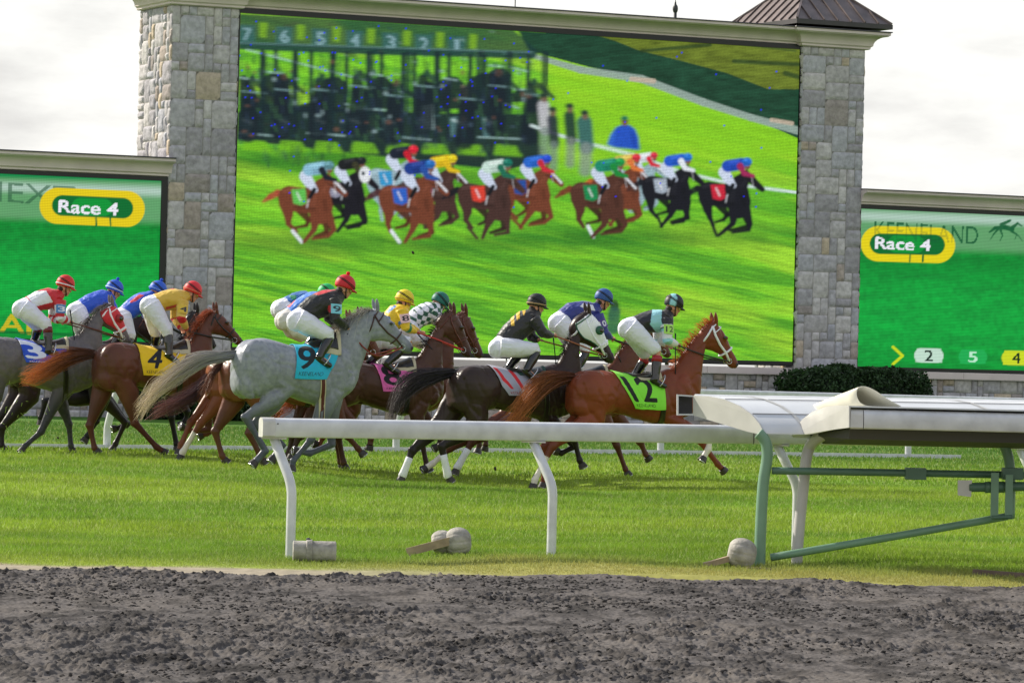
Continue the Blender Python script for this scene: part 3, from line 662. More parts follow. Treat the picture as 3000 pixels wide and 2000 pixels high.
# standing attendants and the rail behind the field
S.path([(1556, 368), (1650, 400), (1740, 425), (1860, 455), (2000, 505), (2150, 540), (2350, 566)], 8, lin(214, 232, 232), .95, 3)
for (x_, y_, cc, cl, w_) in ((1592, 290, lin(190, 190, 196), lin(120, 140, 130), 34), (1618, 330, lin(34, 40, 60), lin(120, 140, 130), 30), (1668, 320, lin(26, 52, 54), lin(130, 142, 134), 32), (1712, 340, lin(52, 100, 104), lin(136, 148, 142), 44)):
    S.path([(x_, y_ + 20), (x_ + 6, y_ + 90)], w_, cc, .95, 8); S.path([(x_ + 4, y_ + 95), (x_ + 2, y_ + 160)], w_ * .8, cl, .75, 10); S.ell((x_ + 2, y_ - 2), 10, 13, lin(120, 96, 80), .95, 5); S.ell((x_, y_ - 10), 12, 7, lin(30, 56, 46), .95, 4)
S.poly([(1778, 424), (1788, 396), (1804, 374), (1822, 366), (1842, 366), (1860, 378), (1870, 402), (1874, 440), (1800, 432)], lin(26, 76, 196), .97); S.path([(1796, 392), (1790, 424)], 9, lin(60, 120, 220), .6, 5); S.path([(1852, 392), (1860, 430)], 9, lin(20, 50, 150), .6, 5); S.ell((1830, 355), 10, 14, lin(120, 84, 60), 1, 4); S.ell((1830, 347), 10, 7, lin(40, 120, 90), 1, 3)
S.blur(1540, 1900, 250, 560, 2, 1)
# the field of small galloping horses on the screen
def mini(x, y, k, coat, silk, cap, cloth, tail=None, face=None, legc=None, lead=0):
    """small galloping horse and rider seen three-quarters from the front; x, y: its barrel"""
    z_ = 1 / 2.767 * k; jr = random.Random(int(x)); jt = {}; q0 = lambda a, b: (x + a * 1.10 * z_, y + 8 + (b * .93 if b < 130 else 121 + (b - 130) * .84) * z_)
    q = lambda a, b: q0(a + (jt.setdefault((a, b), jr.uniform(-26, 26)) if b > 180 else 0), b); tl = tail or coat; lc = legc or coat; dkc = tuple(v * .5 for v in coat); lt = tuple(min(1, v * 1.7 + .02) for v in coat)
    P_ = lambda pts, ws, col, al=1, so=2.5: S.path([q(*p) for p in pts], [w_ * z_ for w_ in ws], col, al, so)
    P_([(-120, -40), (-190, -45), (-240, -15), (-290, 25)], [34, 52, 44, 16], tl, .92, 4)
    P_([(-50, 60), (20, 180), (0, 225), (-60, 250)], [90, 40, 26, 20], dkc, .97); P_([(130, 120), (160, 285), (60, 325)], [80, 36, 24], dkc, .97)
    P_([(-108, -8), (-50, 5)], [176, 178], coat); P_([(-60, 10), (85, 20)], [180, 196], coat)
    P_([(-128, 40), (-118, 130), (-104, 210), (-85, 280)], [120, 70, 38, 26], coat); P_([(-88, 275), (-45, 372)], [26, 24], lc, .95)
    P_([(84, 0), (100, 70), (104, 140)], [200, 190, 130], coat); P_([(70, 130), (38, 262), (-25, 372)], [96, 42, 24], coat); P_([(150, 130), (172, 260), (150, 320), (50, 345)], [80, 38, 26, 20], coat)
    P_([(88, -40), (112, -90), (150, -150)], [176, 130, 84], coat); P_([(150, -158), (200, -110), (268, -38)], [70, 62, 44], coat)
    P_([(128, -205), (136, -180)], [16, 22], coat); P_([(160, -200), (158, -180)], [14, 20], coat)
    P_([(-150, -60), (-90, -78), (-40, -70)], [20, 26, 18], lt, .45, 6); P_([(60, -20), (50, 60)], [30, 40], lt, .22, 12); P_([(130, 20), (140, 90)], [34, 30], dkc, .6, 10); P_([(-60, 70), (60, 84)], [26, 26], dkc, .7, 8); P_([(118, -60), (150, -110)], [26, 20], lt, .3, 8)
    if face: P_([(190, -150), (268, -52)], [15, 18], face, .9, 2)
    P_([(150, -120), (235, -80)], [7, 7], lin(26, 22, 24), .9, 1.5); P_([(190, -165), (205, -60)], [6, 6], lin(200, 200, 205), .7, 1.5)
    S.poly([q(-98, -74), q(0, -80), q(8, 36), q(-30, 56), q(-82, 40)], cloth, .95); S.path([q(-58, -46), q(-34, 14)], 16 * z_, lin(232, 232, 236), .6, 3)
    P_([(40, -50), (18, 20), (10, 70)], [10, 10, 10], lin(220, 224, 230), .7, 2)
    P_([(0, -180), (24, -130), (66, -70)], [92, 76, 40], lin(205, 216, 236), 1, 2.5); P_([(60, -72), (30, -10)], [34, 28], lin(20, 22, 30), 1, 2)
    P_([(24, -232), (120, -250)], [92, 92], silk[0], 1, 3); P_([(60, -215), (120, -222)], [40, 46], tuple(v * .6 for v in silk[0]), .6, 6); P_([(112, -232), (140, -170), (205, -150)], [52, 38, 28], silk[1], 1, 2.5); P_([(40, -262), (100, -276)], [18, 18], tuple(min(1, v * 1.6 + .05) for v in silk[0]), .5, 5)
    S.ell(q(164, -232), 22 * z_, 26 * z_, lin(124, 86, 68), 1, 2); S.ell(q(160, -268), 38 * z_, 33 * z_, cap, 1, 2.5); P_([(130, -256), (192, -250)], [7, 7], lin(24, 26, 34), .8, 1.5); S.ell(q(150, -284), 12 * z_, 8 * z_, tuple(min(1, v * 1.8 + .08) for v in cap), .6, 3)
CH = lin(116, 62, 42); BY = lin(72, 48, 44); BK = lin(24, 24, 34); GR = lin(150, 176, 186); WH = lin(228, 234, 242)
mini(1865, 519, 0.80, GR, (WH, lin(214, 40, 60)), lin(220, 50, 76), lin(190, 190, 200), face=WH)
mini(1803, 540, 0.96, CH, (lin(222, 190, 90), lin(220, 120, 60)), lin(220, 50, 66), lin(190, 190, 60), tail=lin(190, 96, 50), face=WH)
mini(1952, 541, 0.98, BK, (lin(36, 92, 204), WH), lin(36, 116, 214), lin(170, 182, 196))
mini(2122, 560, 1.04, BK, (lin(34, 76, 186), lin(160, 40, 90)), lin(36, 110, 210), lin(206, 36, 60))
mini(1749, 562, 1.06, lin(84, 50, 40), (lin(30, 140, 110), lin(28, 140, 60)), lin(30, 160, 76), lin(20, 140, 80), tail=lin(120, 60, 40), face=WH, legc=WH)
mini(1540, 545, 0.98, CH, (lin(40, 104, 205), lin(200, 44, 60)), lin(36, 76, 210), lin(30, 80, 160), face=WH)
mini(1147, 520, 1.0, GR, (lin(28, 34, 52), lin(200, 30, 50)), lin(232, 36, 60), lin(40, 150, 205), tail=lin(120, 150, 150))
mini(1263, 545, 0.98, BY, (lin(232, 196, 30), lin(224, 186, 30)), lin(238, 214, 30), lin(190, 110, 150), face=WH)
mini(1419, 565, 1.06, BY, (lin(200, 226, 214), lin(30, 110, 84)), lin(24, 120, 100), lin(222, 66, 50), tail=BK)
mini(1191, 572, 1.10, CH, (lin(30, 60, 140), lin(40, 80, 160)), lin(40, 112, 190), lin(40, 100, 200), tail=lin(80, 46, 50), face=WH, legc=WH)
mini(996, 553, 1.0, lin(26, 24, 34), (lin(28, 30, 34), lin(60, 60, 40)), lin(28, 32, 38), lin(150, 150, 170)); S.ell((1069, 512), 17, 24, lin(232, 236, 240), 1, 3); S.ell((1064, 508), 5, 6, lin(20, 40, 50), 1, 2)
mini(895, 574, 1.08, CH, (lin(140, 190, 214), lin(26, 32, 46)), lin(100, 150, 160), lin(96, 196, 84), tail=lin(170, 80, 56), face=WH, legc=WH)
S.path([(1790, 985 - 60), (1800, 905)], 30, lin(40, 90, 64), .5, 16)
S.ell((1800, 895), 12, 16, lin(24, 40, 40), .8, 6); S.path([(1800, 915), (1796, 960)], 34, lin(50, 96, 80), .8, 8)
S.blur(760, 2300, 420, 740, 1, 1)
for i in range(150):      # stray blue diodes
    x_ = r_.uniform(700, 1560) if i < 90 else r_.uniform(720, 2330); y_ = r_.uniform(60, 430) if i < 90 else r_.uniform(150, 620); S.ell((x_, y_), 2.6, 2.2, lin(40, 50, 255), .9, 2)
S.c *= 0.93 * (0.86 + .28 * rng.random((len(S.c), 1)))
S.build(board, (boff, 0.6, 0.12))

# wing screens
def wing(u0, u1, zt, zb, ztc, nx, nz, label, wd, paint, bl, br):
    off = ((u0 + u1) / 2, 0.6, 0.12); root = empty('video_board', BF.world(off), BYAW, label, 'video screen')
    l2 = lambda u, y, z: (u - off[0], y - off[1], z - off[2])
    MB().box(l2(u0, -wd + 0.01, zb - 0.1), l2(u1, 0.6, zt + 0.14)).build('cabinet', m_black, root, smooth=False)
    f = MB(); f.box(l2(u0, -wd - 0.05, zt), l2(u1, -wd + 0.008, zt + 0.10)); f.box(l2(u0, -wd - 0.05, zb - 0.09), l2(u1, -wd + 0.008, zb))
    f.box(l2(u0, -wd - 0.05, zb + .002), l2(u0 + bl, -wd + 0.008, zt - .002)); f.box(l2(u1 - br, -wd - 0.05, zb + .002), l2(u1, -wd + 0.008, zt - .002)); f.build('frame', m_black, root, smooth=False)
    s = Screen(u0 + bl + .002, u1 - br - .002, zb + .002, zt - .002, nx, nz, wd); paint(s); s.c *= 0.93; s.build(root, off); return root, off, l2
WDW = PW - 0.06
def wing_bg(s, top):
    f = fbm(s.x / 130, (s.y - .05 * s.x) / 16, 4, 9)[:, None]; n2 = fbm(s.x / 12, s.y / 9, 2, 19)[:, None]
    s.c = (np.array(lin(12, 170, 62)) * (1 - f) + np.array(lin(16, 134, 52)) * f) * (0.8 + 0.4 * n2)
    ty = top + 0.03 * s.x; vd = s.y - ty; s.c *= (0.80 + 0.34 * sstep(150, 300, vd) * sstep(520, 380, vd))[:, None]
    a = sstep(150, 120, s.y - ty) * 0.8; s.blend(a, lin(110, 168, 118)); s.blend(sstep(26, 0, np.abs(s.y - ty - 42)) * .8, lin(190, 214, 204)); s.blend(sstep(22, 8, s.y - ty), lin(24, 140, 76))
def pill(s, x0, x1, y0, y1, tilt, rr, col):
    cy = (y0 + y1) / 2; h = (y1 - y0); s.path([(x0 + h / 2, cy), (x1 - h / 2, cy + tilt * (x1 - x0 - h))], h, col, 1, 2.5)
def pl_left(s):
    wing_bg(s, 505)
    s.text('NEXT', (-66, 528), (220, 548), (-66, 586), lin(50, 100, 70), .75)
    pill(s, 116, 424, 550, 656, 0.045, 0, lin(232, 206, 24)); pill(s, 152, 390, 572, 632, 0.045, 0, lin(4, 110, 48)); pill(s, 210, 330, 580, 630, .045, 0, lin(8, 150, 56))
    for x_ in (281, 323): s.path([(x_, 638), (x_ + 1, 660)], 5, lin(20, 110, 50), 1, 2)
    s.text('Race 4', (174, 586), (346, 596), (172, 622), lin(240, 240, 250), 1.0, 0.035)
    s.text('RAM', (-60, 915), (150, 930), (-60, 968), lin(220, 190, 30), .8, 0.02); s.path([(0, 972), (460, 990)], 8, lin(6, 100, 44), .8, 4)
uW0 = bx(-420, 700, WDW); uW1 = bx(487, 640, WDW); zWt = bz(250, 520, WDW); zWb = bz(60, 992, WDW)
rootL, offL, l2L = wing(uW0, uW1, zWt, zWb, 0, 300, 180, 'green video screen at the left edge with NEXT above a yellow oval', WDW, pl_left, 0.1, 0.16)
zcL0 = zWt + 0.105; zcL1 = bz(250, 449, WDW + .4)
cornice(rootL, [l2L(uW0, -WDW + .05, 0)[:2], l2L(uW1 + .08, -WDW + .05, 0)[:2]], zcL0 - .12, zcL1 - .12, 0.42, -0.75)
def pl_right(s):
    wing_bg(s, 512 + 3)
    s.text('KEENELAND', (2562, 648), (2866, 664), (2560, 700), lin(24, 100, 60), .9, -0.004)
    hx, hy, dkg = 2945, 672, lin(20, 96, 56)    # small running horse with rider beside the name
    for p, w_ in (([(-46, 8), (-30, -4), (0, -6), (20, 0)], [5, 10, 14, 14]), ([(20, -4), (36, -18)], [12, 6]), ([(36, -18), (48, -10)], [6, 4]), ([(-12, -14), (10, -24)], [10, 8]), ([(10, -24), (14, -26)], [7, 7]), ([(-22, 0), (-34, 14), (-44, 30)], [7, 4, 2]), ([(-14, 2), (-8, 18), (-16, 34)], [7, 4, 2]), ([(18, 6), (34, 14), (28, 30)], [6, 3, 2]), ([(20, 6), (40, 20), (50, 34)], [6, 3, 2])):
        s.path([(hx + a, hy + b) for a, b in p], w_, dkg, .95, 2)
    pill(s, 2522, 2798, 662, 766, 0.028, 0, lin(232, 214, 24)); pill(s, 2548, 2768, 684, 744, 0.02, 0, lin(4, 110, 48)); pill(s, 2600, 2710, 690, 740, .02, 0, lin(8, 150, 56))
    for x_ in (2666, 2704): s.path([(x_, 748), (x_ - 1, 766)], 5, lin(20, 110, 50), 1, 2)
    s.text('Race 4', (2566, 694), (2726, 702), (2564, 728), lin(240, 240, 250), 1.0, 0.035)
    s.text('KEENELAND', (2562, 648), (2866, 664), (2560, 700), lin(10, 84, 50), .35, -0.004)
    s.path([(2616, 1016), (2644, 1042), (2616, 1066)], 8, lin(206, 224, 30), 1, 2)
    for (x0, x1, cc, tcl, d) in ((2678, 2764, lin(196, 226, 208), lin(10, 40, 30), '2'), (2808, 2892, lin(30, 176, 84), lin(190, 240, 210), '5'), (2934, 3020, lin(206, 222, 40), lin(16, 44, 24), '4'), (3062, 3140, lin(60, 140, 200), lin(16, 30, 44), '7')):
        y0 = 1020 + (x0 - 2678) * 0.028; pill(s, x0, x1, y0, y0 + 42, .02, 0, cc); s.poly([(x0 + 8, y0), (x1 - 8, y0 + 1), (x1 - 4, y0 + 42), (x0 + 4, y0 + 41)], cc)
        m_ = (x0 + x1) / 2; s.text(d, (m_ - 12, y0 + 5), (m_ + 12, y0 + 6), (m_ - 12, y0 + 37), tcl, 1, .02)
uV0 = bx(2518, 640, WDW); uV1 = bx(3420, 700, WDW); zVt = bz(2700, 619, WDW); zVb = bz(2750, 1079, WDW)
rootR, offR, l2R = wing(uV0, uV1, zVt, zVb, 0, 300, 190, 'green video screen at the right edge with a row of boxed numbers below', WDW, pl_right, 0.02, 0.1)
zcR1 = bz(2700, 560, WDW + .4)
cornice(rootR, [l2R(uV0 - 0.0, -WDW + .05, 0)[:2], l2R(uV1, -WDW + .05, 0)[:2]], zVt + .105 - .12, zcR1 - .12, 0.42, -0.75)

# low stone wall with coping under the screens
zcop1 = min(SC_B - 0.105, zVb - 0.095); zcop0 = zcop1 - 0.19
def lowwall(u0, u1, wd, seed, label, ztop):
    root = empty('stone_wall', BF.world(((u0 + u1) / 2, 0.2, 0.12)), BYAW, label, 'wall'); h = (u1 - u0) / 2
    MB().box((-h, -wd - 0.17, -0.2), (h, 0.3, ztop - 0.19 - 0.12)).build('core', m_mort, root, smooth=False)
    stone_obj('masonry', root, [(u1 - u0, ztop - 0.19 - 0.12 + 0.18, 0.19, (-h, -wd - 0.18, -0.18), (1, 0, 0), (0, -1, 0), seed, 0.3)])
    n = max(1, int((u1 - u0) / 2.6)); mb = MB(); q = (u1 - u0) / n
    for i in range(n): mb.box((-h + i * q + .004, -wd - 0.36, ztop - 0.19 - .12 + .003), (-h + (i + 1) * q - .004, 0.32, ztop - .12), 0.015)
    mb.build('coping', m_cast, root, smooth=False)
lowwall(uLR + 0.02, uRL - 0.02, 0.05, 7, 'low rough stone wall with pale coping below the large screen', zcop1)
lowwall(uW0, uLL - 0.04, WDW - .1, 8, 'low stone wall below the left green screen behind the horses', zWb - 0.1)
lowwall(uRR + 0.04, uV1, WDW - .1, 9, 'low stone wall with coping below the right green screen beside the hedge', zVb - 0.1)

# poles showing above the cornice
m_pole = mat('pole_mat', lin(190, 186, 170), 0.5); m_dkpole = mat('dark_pole_mat', lin(50, 52, 54), 0.5)
def pole(name, px, pytop, Y, r, mt, label, cat, fin=None):
    b = P(px, 1000, Y); z1 = P(px, pytop, Y).z; root = empty(name, (b.x, Y, 0), 0, label, cat)
    m = MB(); m.tube([(0, 0, 0), (0, 0, z1 * .5), (0, 0, z1)], [r * 1.3, r * 1.1, r]); m.build('shaft', mt, root)
    if fin: f = MB(); f.ell((0, 0, z1), (r * 1.7, r * 1.7, r * 3)); f.tube([(0, 0, z1 + r * 2), (0, 0, z1 + r * 6)], [r * .8, r * .1]); f.build('finial', mt, root)
pole('lightning_rod', 1485, -40, 128, 0.018, m_dkpole, 'thin dark rod rising above the middle of the long cornice', 'rod')
pole('flag_pole', 1955, 26, 128, 0.05, m_dkpole, 'dark pole with a pointed tip above the cornice left of the roof', 'pole', True)
pole('light_pole', 2243, -160, 135, 0.15, m_pole, 'thick cream pole behind the hipped metal roof', 'pole')

# hedge
def leaf_cloud(n, cen, rad, size, seed, base, boxy=3.0):
    r = np.random.default_rng(seed); d = r.normal(size=(n, 3)); d /= np.linalg.norm(d, axis=1)[:, None]
    d = d / (np.abs(d) ** boxy).sum(1)[:, None] ** (1 / boxy)
    k = 0.62 + 0.40 * r.random(n) ** 0.5; p = d * k[:, None] * np.array(rad); p += 0.16 * (fbm(p[:, 0] * 2.3 + 5, p[:, 2] * 2.3 + p[:, 1], 3, seed)[:, None] - .5) * d * 2
    p = p + np.array(cen); a = r.normal(size=(n, 3)); a /= np.linalg.norm(a, axis=1)[:, None]; b = np.cross(a, r.normal(size=(n, 3))); b /= np.linalg.norm(b, axis=1)[:, None]
    s = size * (0.6 + 0.8 * r.random((n, 1))); V = np.stack([p - a * s, p + b * s * .5, p + a * s, p - b * s * .5], 1).reshape(-1, 3)
    Q = (np.arange(n)[:, None] * 4 + np.arange(4)); c = np.array(base) * (0.55 + 0.9 * r.random((n, 1))); nb = fbm(p[:, 0] * 1.8, p[:, 2] * 2.5, 2, 4)[:, None]; c = c * (0.6 + 0.8 * nb)
    return V, Q, np.repeat(c, 4, 0)
m_leaf = mat('hedge_leaf_mat', None, 0.6, spec=0.3)
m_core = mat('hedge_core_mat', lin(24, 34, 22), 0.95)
hb = BF.pl(2505, 1180, 1.9); hz0, hz1 = BF.pl(2505, 1100, 1.9), BF.pl(2505, 1085, 1.9)
hw = (BF.pl(2712, 1120, 1.9)[0] - BF.pl(2297, 1120, 1.9)[0]) / 2; zt = BF.pl(2505, 1080, 1.9)[2]
hr = empty('clipped_hedge', BF.world((hb[0], -1.9, 0.1)), BYAW, 'dark green clipped yew hedge in front of the right pillar', 'hedge')
V, Q, Cc = leaf_cloud(26000, (0, 0, (zt - .1) / 2 - .02), (hw, 0.75, (zt - .1) / 2 + .06), 0.055, 5, lin(44, 66, 36), 5.0)
mesh_np('foliage', V, Q, m_leaf, hr, Cc, smooth=False)
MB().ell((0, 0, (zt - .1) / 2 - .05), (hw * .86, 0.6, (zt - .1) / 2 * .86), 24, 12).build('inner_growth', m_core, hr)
hb2 = BF.pl(600, 1200, 1.9)   # dark shrub glimpsed between the horses' legs, under the left pillar
hr2 = empty('clipped_hedge', BF.world((hb2[0], -1.9, 0.1)), BYAW, 'dark green shrub glimpsed between horse legs below the left pillar', 'hedge')
V, Q, Cc = leaf_cloud(14000, (0, 0, 0.62), (1.9, 0.7, 0.66), 0.06, 6, lin(44, 66, 36), 5.0)
mesh_np('foliage', V, Q, m_leaf, hr2, Cc, smooth=False)
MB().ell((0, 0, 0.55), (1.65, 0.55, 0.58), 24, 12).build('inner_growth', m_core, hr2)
# ================================================================ RAILS AND TRACKSIDE THINGS
m_white = mat('white_rail_mat', lin(204, 205, 209), 0.30, var=0.13, vscale=7, bump=0.07, bscale=20, coat=0.2)
m_cap = mat('cap_plastic_mat', lin(196, 194, 190), 0.45, var=0.14, vscale=9)
m_alu = mat('dull_aluminium_mat', lin(196, 194, 190), 0.42, metal=0.25, var=0.08, vscale=5)
m_green = mat('green_paint_mat', lin(112, 146, 122), 0.42, var=0.08, vscale=6)
m_greend = mat('dark_green_paint_mat', lin(84, 116, 98), 0.45, var=0.1, vscale=6)
m_cream = mat('cream_vinyl_mat', lin(214, 210, 190), 0.5, var=0.06, vscale=6)
m_conc = mat('weathered_white_mat', lin(160, 155, 147), 0.8, var=0.4, vscale=9, bump=0.6, bscale=25)
m_wood = mat('grey_wood_mat', lin(150, 132, 108), 0.85, var=0.25, vscale=12)
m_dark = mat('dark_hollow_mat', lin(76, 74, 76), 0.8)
def rail_section(w_, h_):
    """rounded-top box section, (across, up) from the bottom centre"""
    p = [(-w_ / 2, 0.012), (-w_ / 2 + .012, 0), (w_ / 2 - .012, 0), (w_ / 2, 0.012), (w_ / 2, h_ * .70)]
    for i in range(1, 9):
        a = i / 9 * math.pi; p.append((w_ / 2 * math.cos(a), h_ * .70 + h_ * .30 * math.sin(a) ** .8))
    p.append((-w_ / 2, h_ * .70)); return p
def rail_mesh(mb, pts, w_, h_, inset=0.0):
    sec = rail_section(w_, h_); pts = [np.array(p, float) for p in pts]; k = len(sec); V = []
    for i, p in enumerate(pts):
        t = pts[min(i + 1, len(pts) - 1)] - pts[max(i - 1, 0)]; t[2] = 0; t /= np.linalg.norm(t); n = np.array([t[1], -t[0], 0])
        for (a, b) in sec: V.append(p + n * a + np.array([0, 0, b]))
    Fc = []
    for i in range(len(pts) - 1):
        for j in range(k): Fc.append((i * k + j, i * k + (j + 1) % k, (i + 1) * k + (j + 1) % k, (i + 1) * k + j))
    Fc.append(tuple(range(k))); Fc.append(tuple((len(pts) - 1) * k + j for j in range(k - 1, -1, -1))); mb.add(V, Fc)
# near rail: posts stand on the turf, the rail overhangs the track
PB = [P(850, 1634, F / 367), P(1615, 1622, F / 360), P(2332, 1603, F / 350)]
PT = [P(803, 1280, F / 365), P(1563, 1291, F / 358), P(2277, 1301, F / 349)]
d_ = PT[2] - PT[1]; PT.append(PT[2] + d_ * 1.05); PB.append(PB[2] + (PB[2] - PB[1]) * 1.05); PT.append(PT[3] + d_); PB.append(PB[3] + (PB[2] - PB[1]))
rail0 = empty('white_rail', PT[0], 0, 'long white near rail on bent posts between the dirt and the turf', 'rail')
O = np.array(PT[0])
start = np.array(P(790, 1277, F / 365.5)); start[2] = PT[0].z
pts = [start - O] + [np.array(p) - O for p in PT[1:]]; pts[0][2] = 0
first = pts[0] + (pts[1] - pts[0]) * 0.013
m = MB(); rail_mesh(m, [first] + pts[1:], 0.13, 0.155); m.build('rail', m_white, rail0, angle=50)
capb = pts[0] - (pts[1] - pts[0]) / np.linalg.norm(pts[1] - pts[0]) * 0.075
m = MB(); rail_mesh(m, [capb + np.array([0, 0, .001]), first + (pts[1] - pts[0]) * 0.0 + np.array([0, 0, .001])], 0.137, 0.158); m.build('end_cap', m_cap, rail0, angle=40)
m = MB(); m.ell(first + np.array([0.04, -0.062, 0.11]), (0.006, 0.006, 0.006)); m.build('rivet', m_dark, rail0)
jt = pts[2] + (pts[1] - pts[2]) * 0.115
m = MB(); rail_mesh(m, [jt, jt + (pts[2] - pts[1]) * .0035], 0.134, 0.158); m.build('joint', m_dark, rail0)
def bent_post(mb, b, t, r, zk, sink=0.3):
    """vertical foot then a gooseneck leaning over to t"""
    b = np.array(b, float); t = np.array(t, float); k = b + np.array([0, 0, zk]); dirn = t - k; P_ = [b - np.array([0, 0, sink]), b, b + np.array([0, 0, zk * .5])]
    for s in np.linspace(0, 1, 7):   # smooth knee
        a = b + np.array([0, 0, zk * .82]); c = k + dirn * 0.22; P_.append((1 - s) ** 2 * a + 2 * s * (1 - s) * k + s * s * c)
    P_ += [k + dirn * .6, t]; mb.tube(P_, r, 14)
for i in range(5):
    m = MB(); b = np.array(PB[i]) - O; t = np.array(PT[i]) - O; b[2] = float(gz(PB[i].x, PB[i].y)) - O[2]
    H = t[2] - b[2]; bent_post(m, b, t - np.array([0, 0, .01]), 0.039, H * 0.60)
    po = m.build('post', m_white, rail0)
    m = MB(); m.box(tuple(t + np.array([-.10, -.05, -.014])), tuple(t + np.array([.10, .05, -.001]))); m.build('bracket', m_alu, po, smooth=False)

# far rail
fp = [(-520, 1306, 205), (313, 1314, 184), (1160, 1321, 176), (1935, 1329, 167), (2660, 1340, 159), (3420, 1352, 152)]
FB = [P(a, b, F / c) for a, b, c in fp]; pl_ = np.array(FB[3] - FB[2]); pl_[2] = 0; pl_ /= np.linalg.norm(pl_); pn = np.array([pl_[1], -pl_[0], 0])
rail1 = empty('white_rail', FB[2], 0, 'white far rail behind the horses with a low kickboard on the grass', 'rail'); O = np.array(FB[2])
tops = [np.array(b) - O + pn * 0.30 + np.array([0, 0, 1.04]) for b in FB]
m = MB(); rail_mesh(m, tops, 0.12, 0.115); m.build('rail', m_white, rail1, angle=50)
for b, t in zip(FB, tops):
    m = MB(); bb = np.array(b) - O; bent_post(m, bb, t, 0.06, 0.35); m.build('post', m_white, rail1)
m = MB(); kb = [np.array(b) - O + pn * 0.02 for b in FB[:5]]; kb.append(kb[-1] + (kb[-1] - kb[-2]) * 0.22)
for a, b in zip(kb[:-1], kb[1:]):
    m.obox(a + np.array([0, 0, .03]), b + np.array([0, 0, .03]), 0.06, 0.075)
m.build('kickboard', m_white, rail1, smooth=False)

# ---------------------------------------------------------------- covered gate rails on the right
def covered_rail(name, plate_px, ya, yb, ext, label, hollow_px=None, box_px=None):
    pass
def Ppl(px, py, xa, ya, xb, yb): 
    t = (px - xa) / (xb - xa); return np.array(P(px, py, ya + (yb - ya) * t))
YA1, YA0 = 33.05, 33.75           # post line / far rail edge of section A
gA = empty('covered_rail', P(2228, 1660, YA1), 0, 'open-ended covered white rail carried on green posts and pipes', 'rail', 'covered gate rails'); OA = np.array(gA.location)
pa = [(2030, 1158), (2075, 1160), (2120, 1169), (2165, 1188), (2200, 1212), (2224, 1240), (2238, 1266), (2226, 1272), (2190, 1264), (2150, 1252), (2090, 1234), (2030, 1216)]
plate = [Ppl(x, y, 2030, YA0, 2232, YA1) - OA for x, y in pa]
extA = np.array([3.3, 0.55, 0.02])
m = MB(); m.prism(plate, extA / np.linalg.norm(extA) * 0.012); m.build('end_plate', m_alu, gA, smooth=False)
arc = plate[:7]; nn = len(arc); V = []; e1 = extA / np.linalg.norm(extA) * 0.013
for off, dz in ((e1, 0), (extA, 0)):
    for p in arc: V.append(p + off)
for off, dz in ((e1, -0.012), (extA, -0.012)):
    for p in arc: V.append(p + off + np.array([0, 0, dz]))
Fc = [(i, i + 1, nn + i + 1, nn + i) for i in range(nn - 1)] + [(2 * nn + i + 1, 2 * nn + i, 3 * nn + i, 3 * nn + i + 1) for i in range(nn - 1)]
Fc += [(0, nn, 3 * nn, 2 * nn), (nn - 1, 3 * nn - 1, 4 * nn - 1, 2 * nn - 1)]
m_cover = mat('cover_panel_mat', lin(206, 208, 212), 0.30, var=0.05, vscale=4, coat=0.3)
cv = MB().add(V, Fc).build('cover', m_cover, gA, angle=60)
for (k0, k1, w_) in ((0.10, 0.10, .03), (0.62, .62, .03)):
    st = MB(); a = [p + extA * k0 for p in arc]; V = []
    for p in a: V += [p + np.array([0, 0, .006]), p + extA / 3.3 * w_ + np.array([0, 0, .006])]
    st.add(V, [(2 * i, 2 * i + 1, 2 * i + 3, 2 * i + 2) for i in range(nn - 1)]); st.build('cover_strap', m_alu, cv, smooth=False)
for i in (2, 4):
    sm = MB(); sm.obox(arc[i] + e1 + np.array([0, 0, .004]), arc[i] + extA + np.array([0, 0, .004]), .006, .004); sm.build('seam', m_flash, cv, smooth=False)
# the hollow rail end of section A
r0 = np.array(P(2030, 1216, YA0)) - OA; r1 = np.array(P(2030, 1158, YA0)) - OA; l0 = np.array(P(1984, 1216, YA0)) - OA; l1 = np.array(P(1984, 1155, YA0)) - OA
m = MB(); dv = extA; yb_ = np.array([0, .14, 0]); th = 0.012; wx = l0 - r0
def bar(m, a, b, c, d, ext): m.prism([a, b, c, d], ext)
up = (r1 - r0) / np.linalg.norm(r1 - r0); rt = -wx / np.linalg.norm(wx)
bar(m, l0, r0, r0 + up * th, l0 + up * th, yb_); bar(m, l1 - up * th, r1 - up * th, r1, l1, yb_); bar(m, l0 + up * th, l0 + up * th + rt * th, l1 - up * th + rt * th, l1 - up * th, yb_)
m.build('rail_end', m_white, gA, smooth=False)
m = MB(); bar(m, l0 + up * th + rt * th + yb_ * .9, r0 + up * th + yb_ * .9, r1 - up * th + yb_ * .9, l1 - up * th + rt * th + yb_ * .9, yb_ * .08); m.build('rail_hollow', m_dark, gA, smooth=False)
rr = r0 + extA * .004; m = MB(); rail_mesh(m, [r0 + np.array([0.02, .08, 0]), r0 + extA * 1.0 + np.array([0, .08, 0])], .14, .175); m.build('rail', m_white, gA, angle=50)
def gpost(mb, pxs, Ys, r, O_): mb.tube(catmull([np.array(P(x, y, Y_)) - O_ for (x, y), Y_ in zip(pxs, Ys)], 4), r, 14)
m = MB(); gpost(m, [(2225, 1690), (2228, 1560), (2236, 1420), (2247, 1345), (2246, 1305), (2236, 1282), (2222, 1268)], [YA1] * 7, 0.046, OA); m.build('post', m_green, gA)
m = MB(); gpost(m, [(2958, 1518), (2960, 1420), (2957, 1355), (2946, 1315), (2928, 1290), (2905, 1278)], [YA1 + .3] * 6, 0.042, OA); m.build('post', m_green, gA)
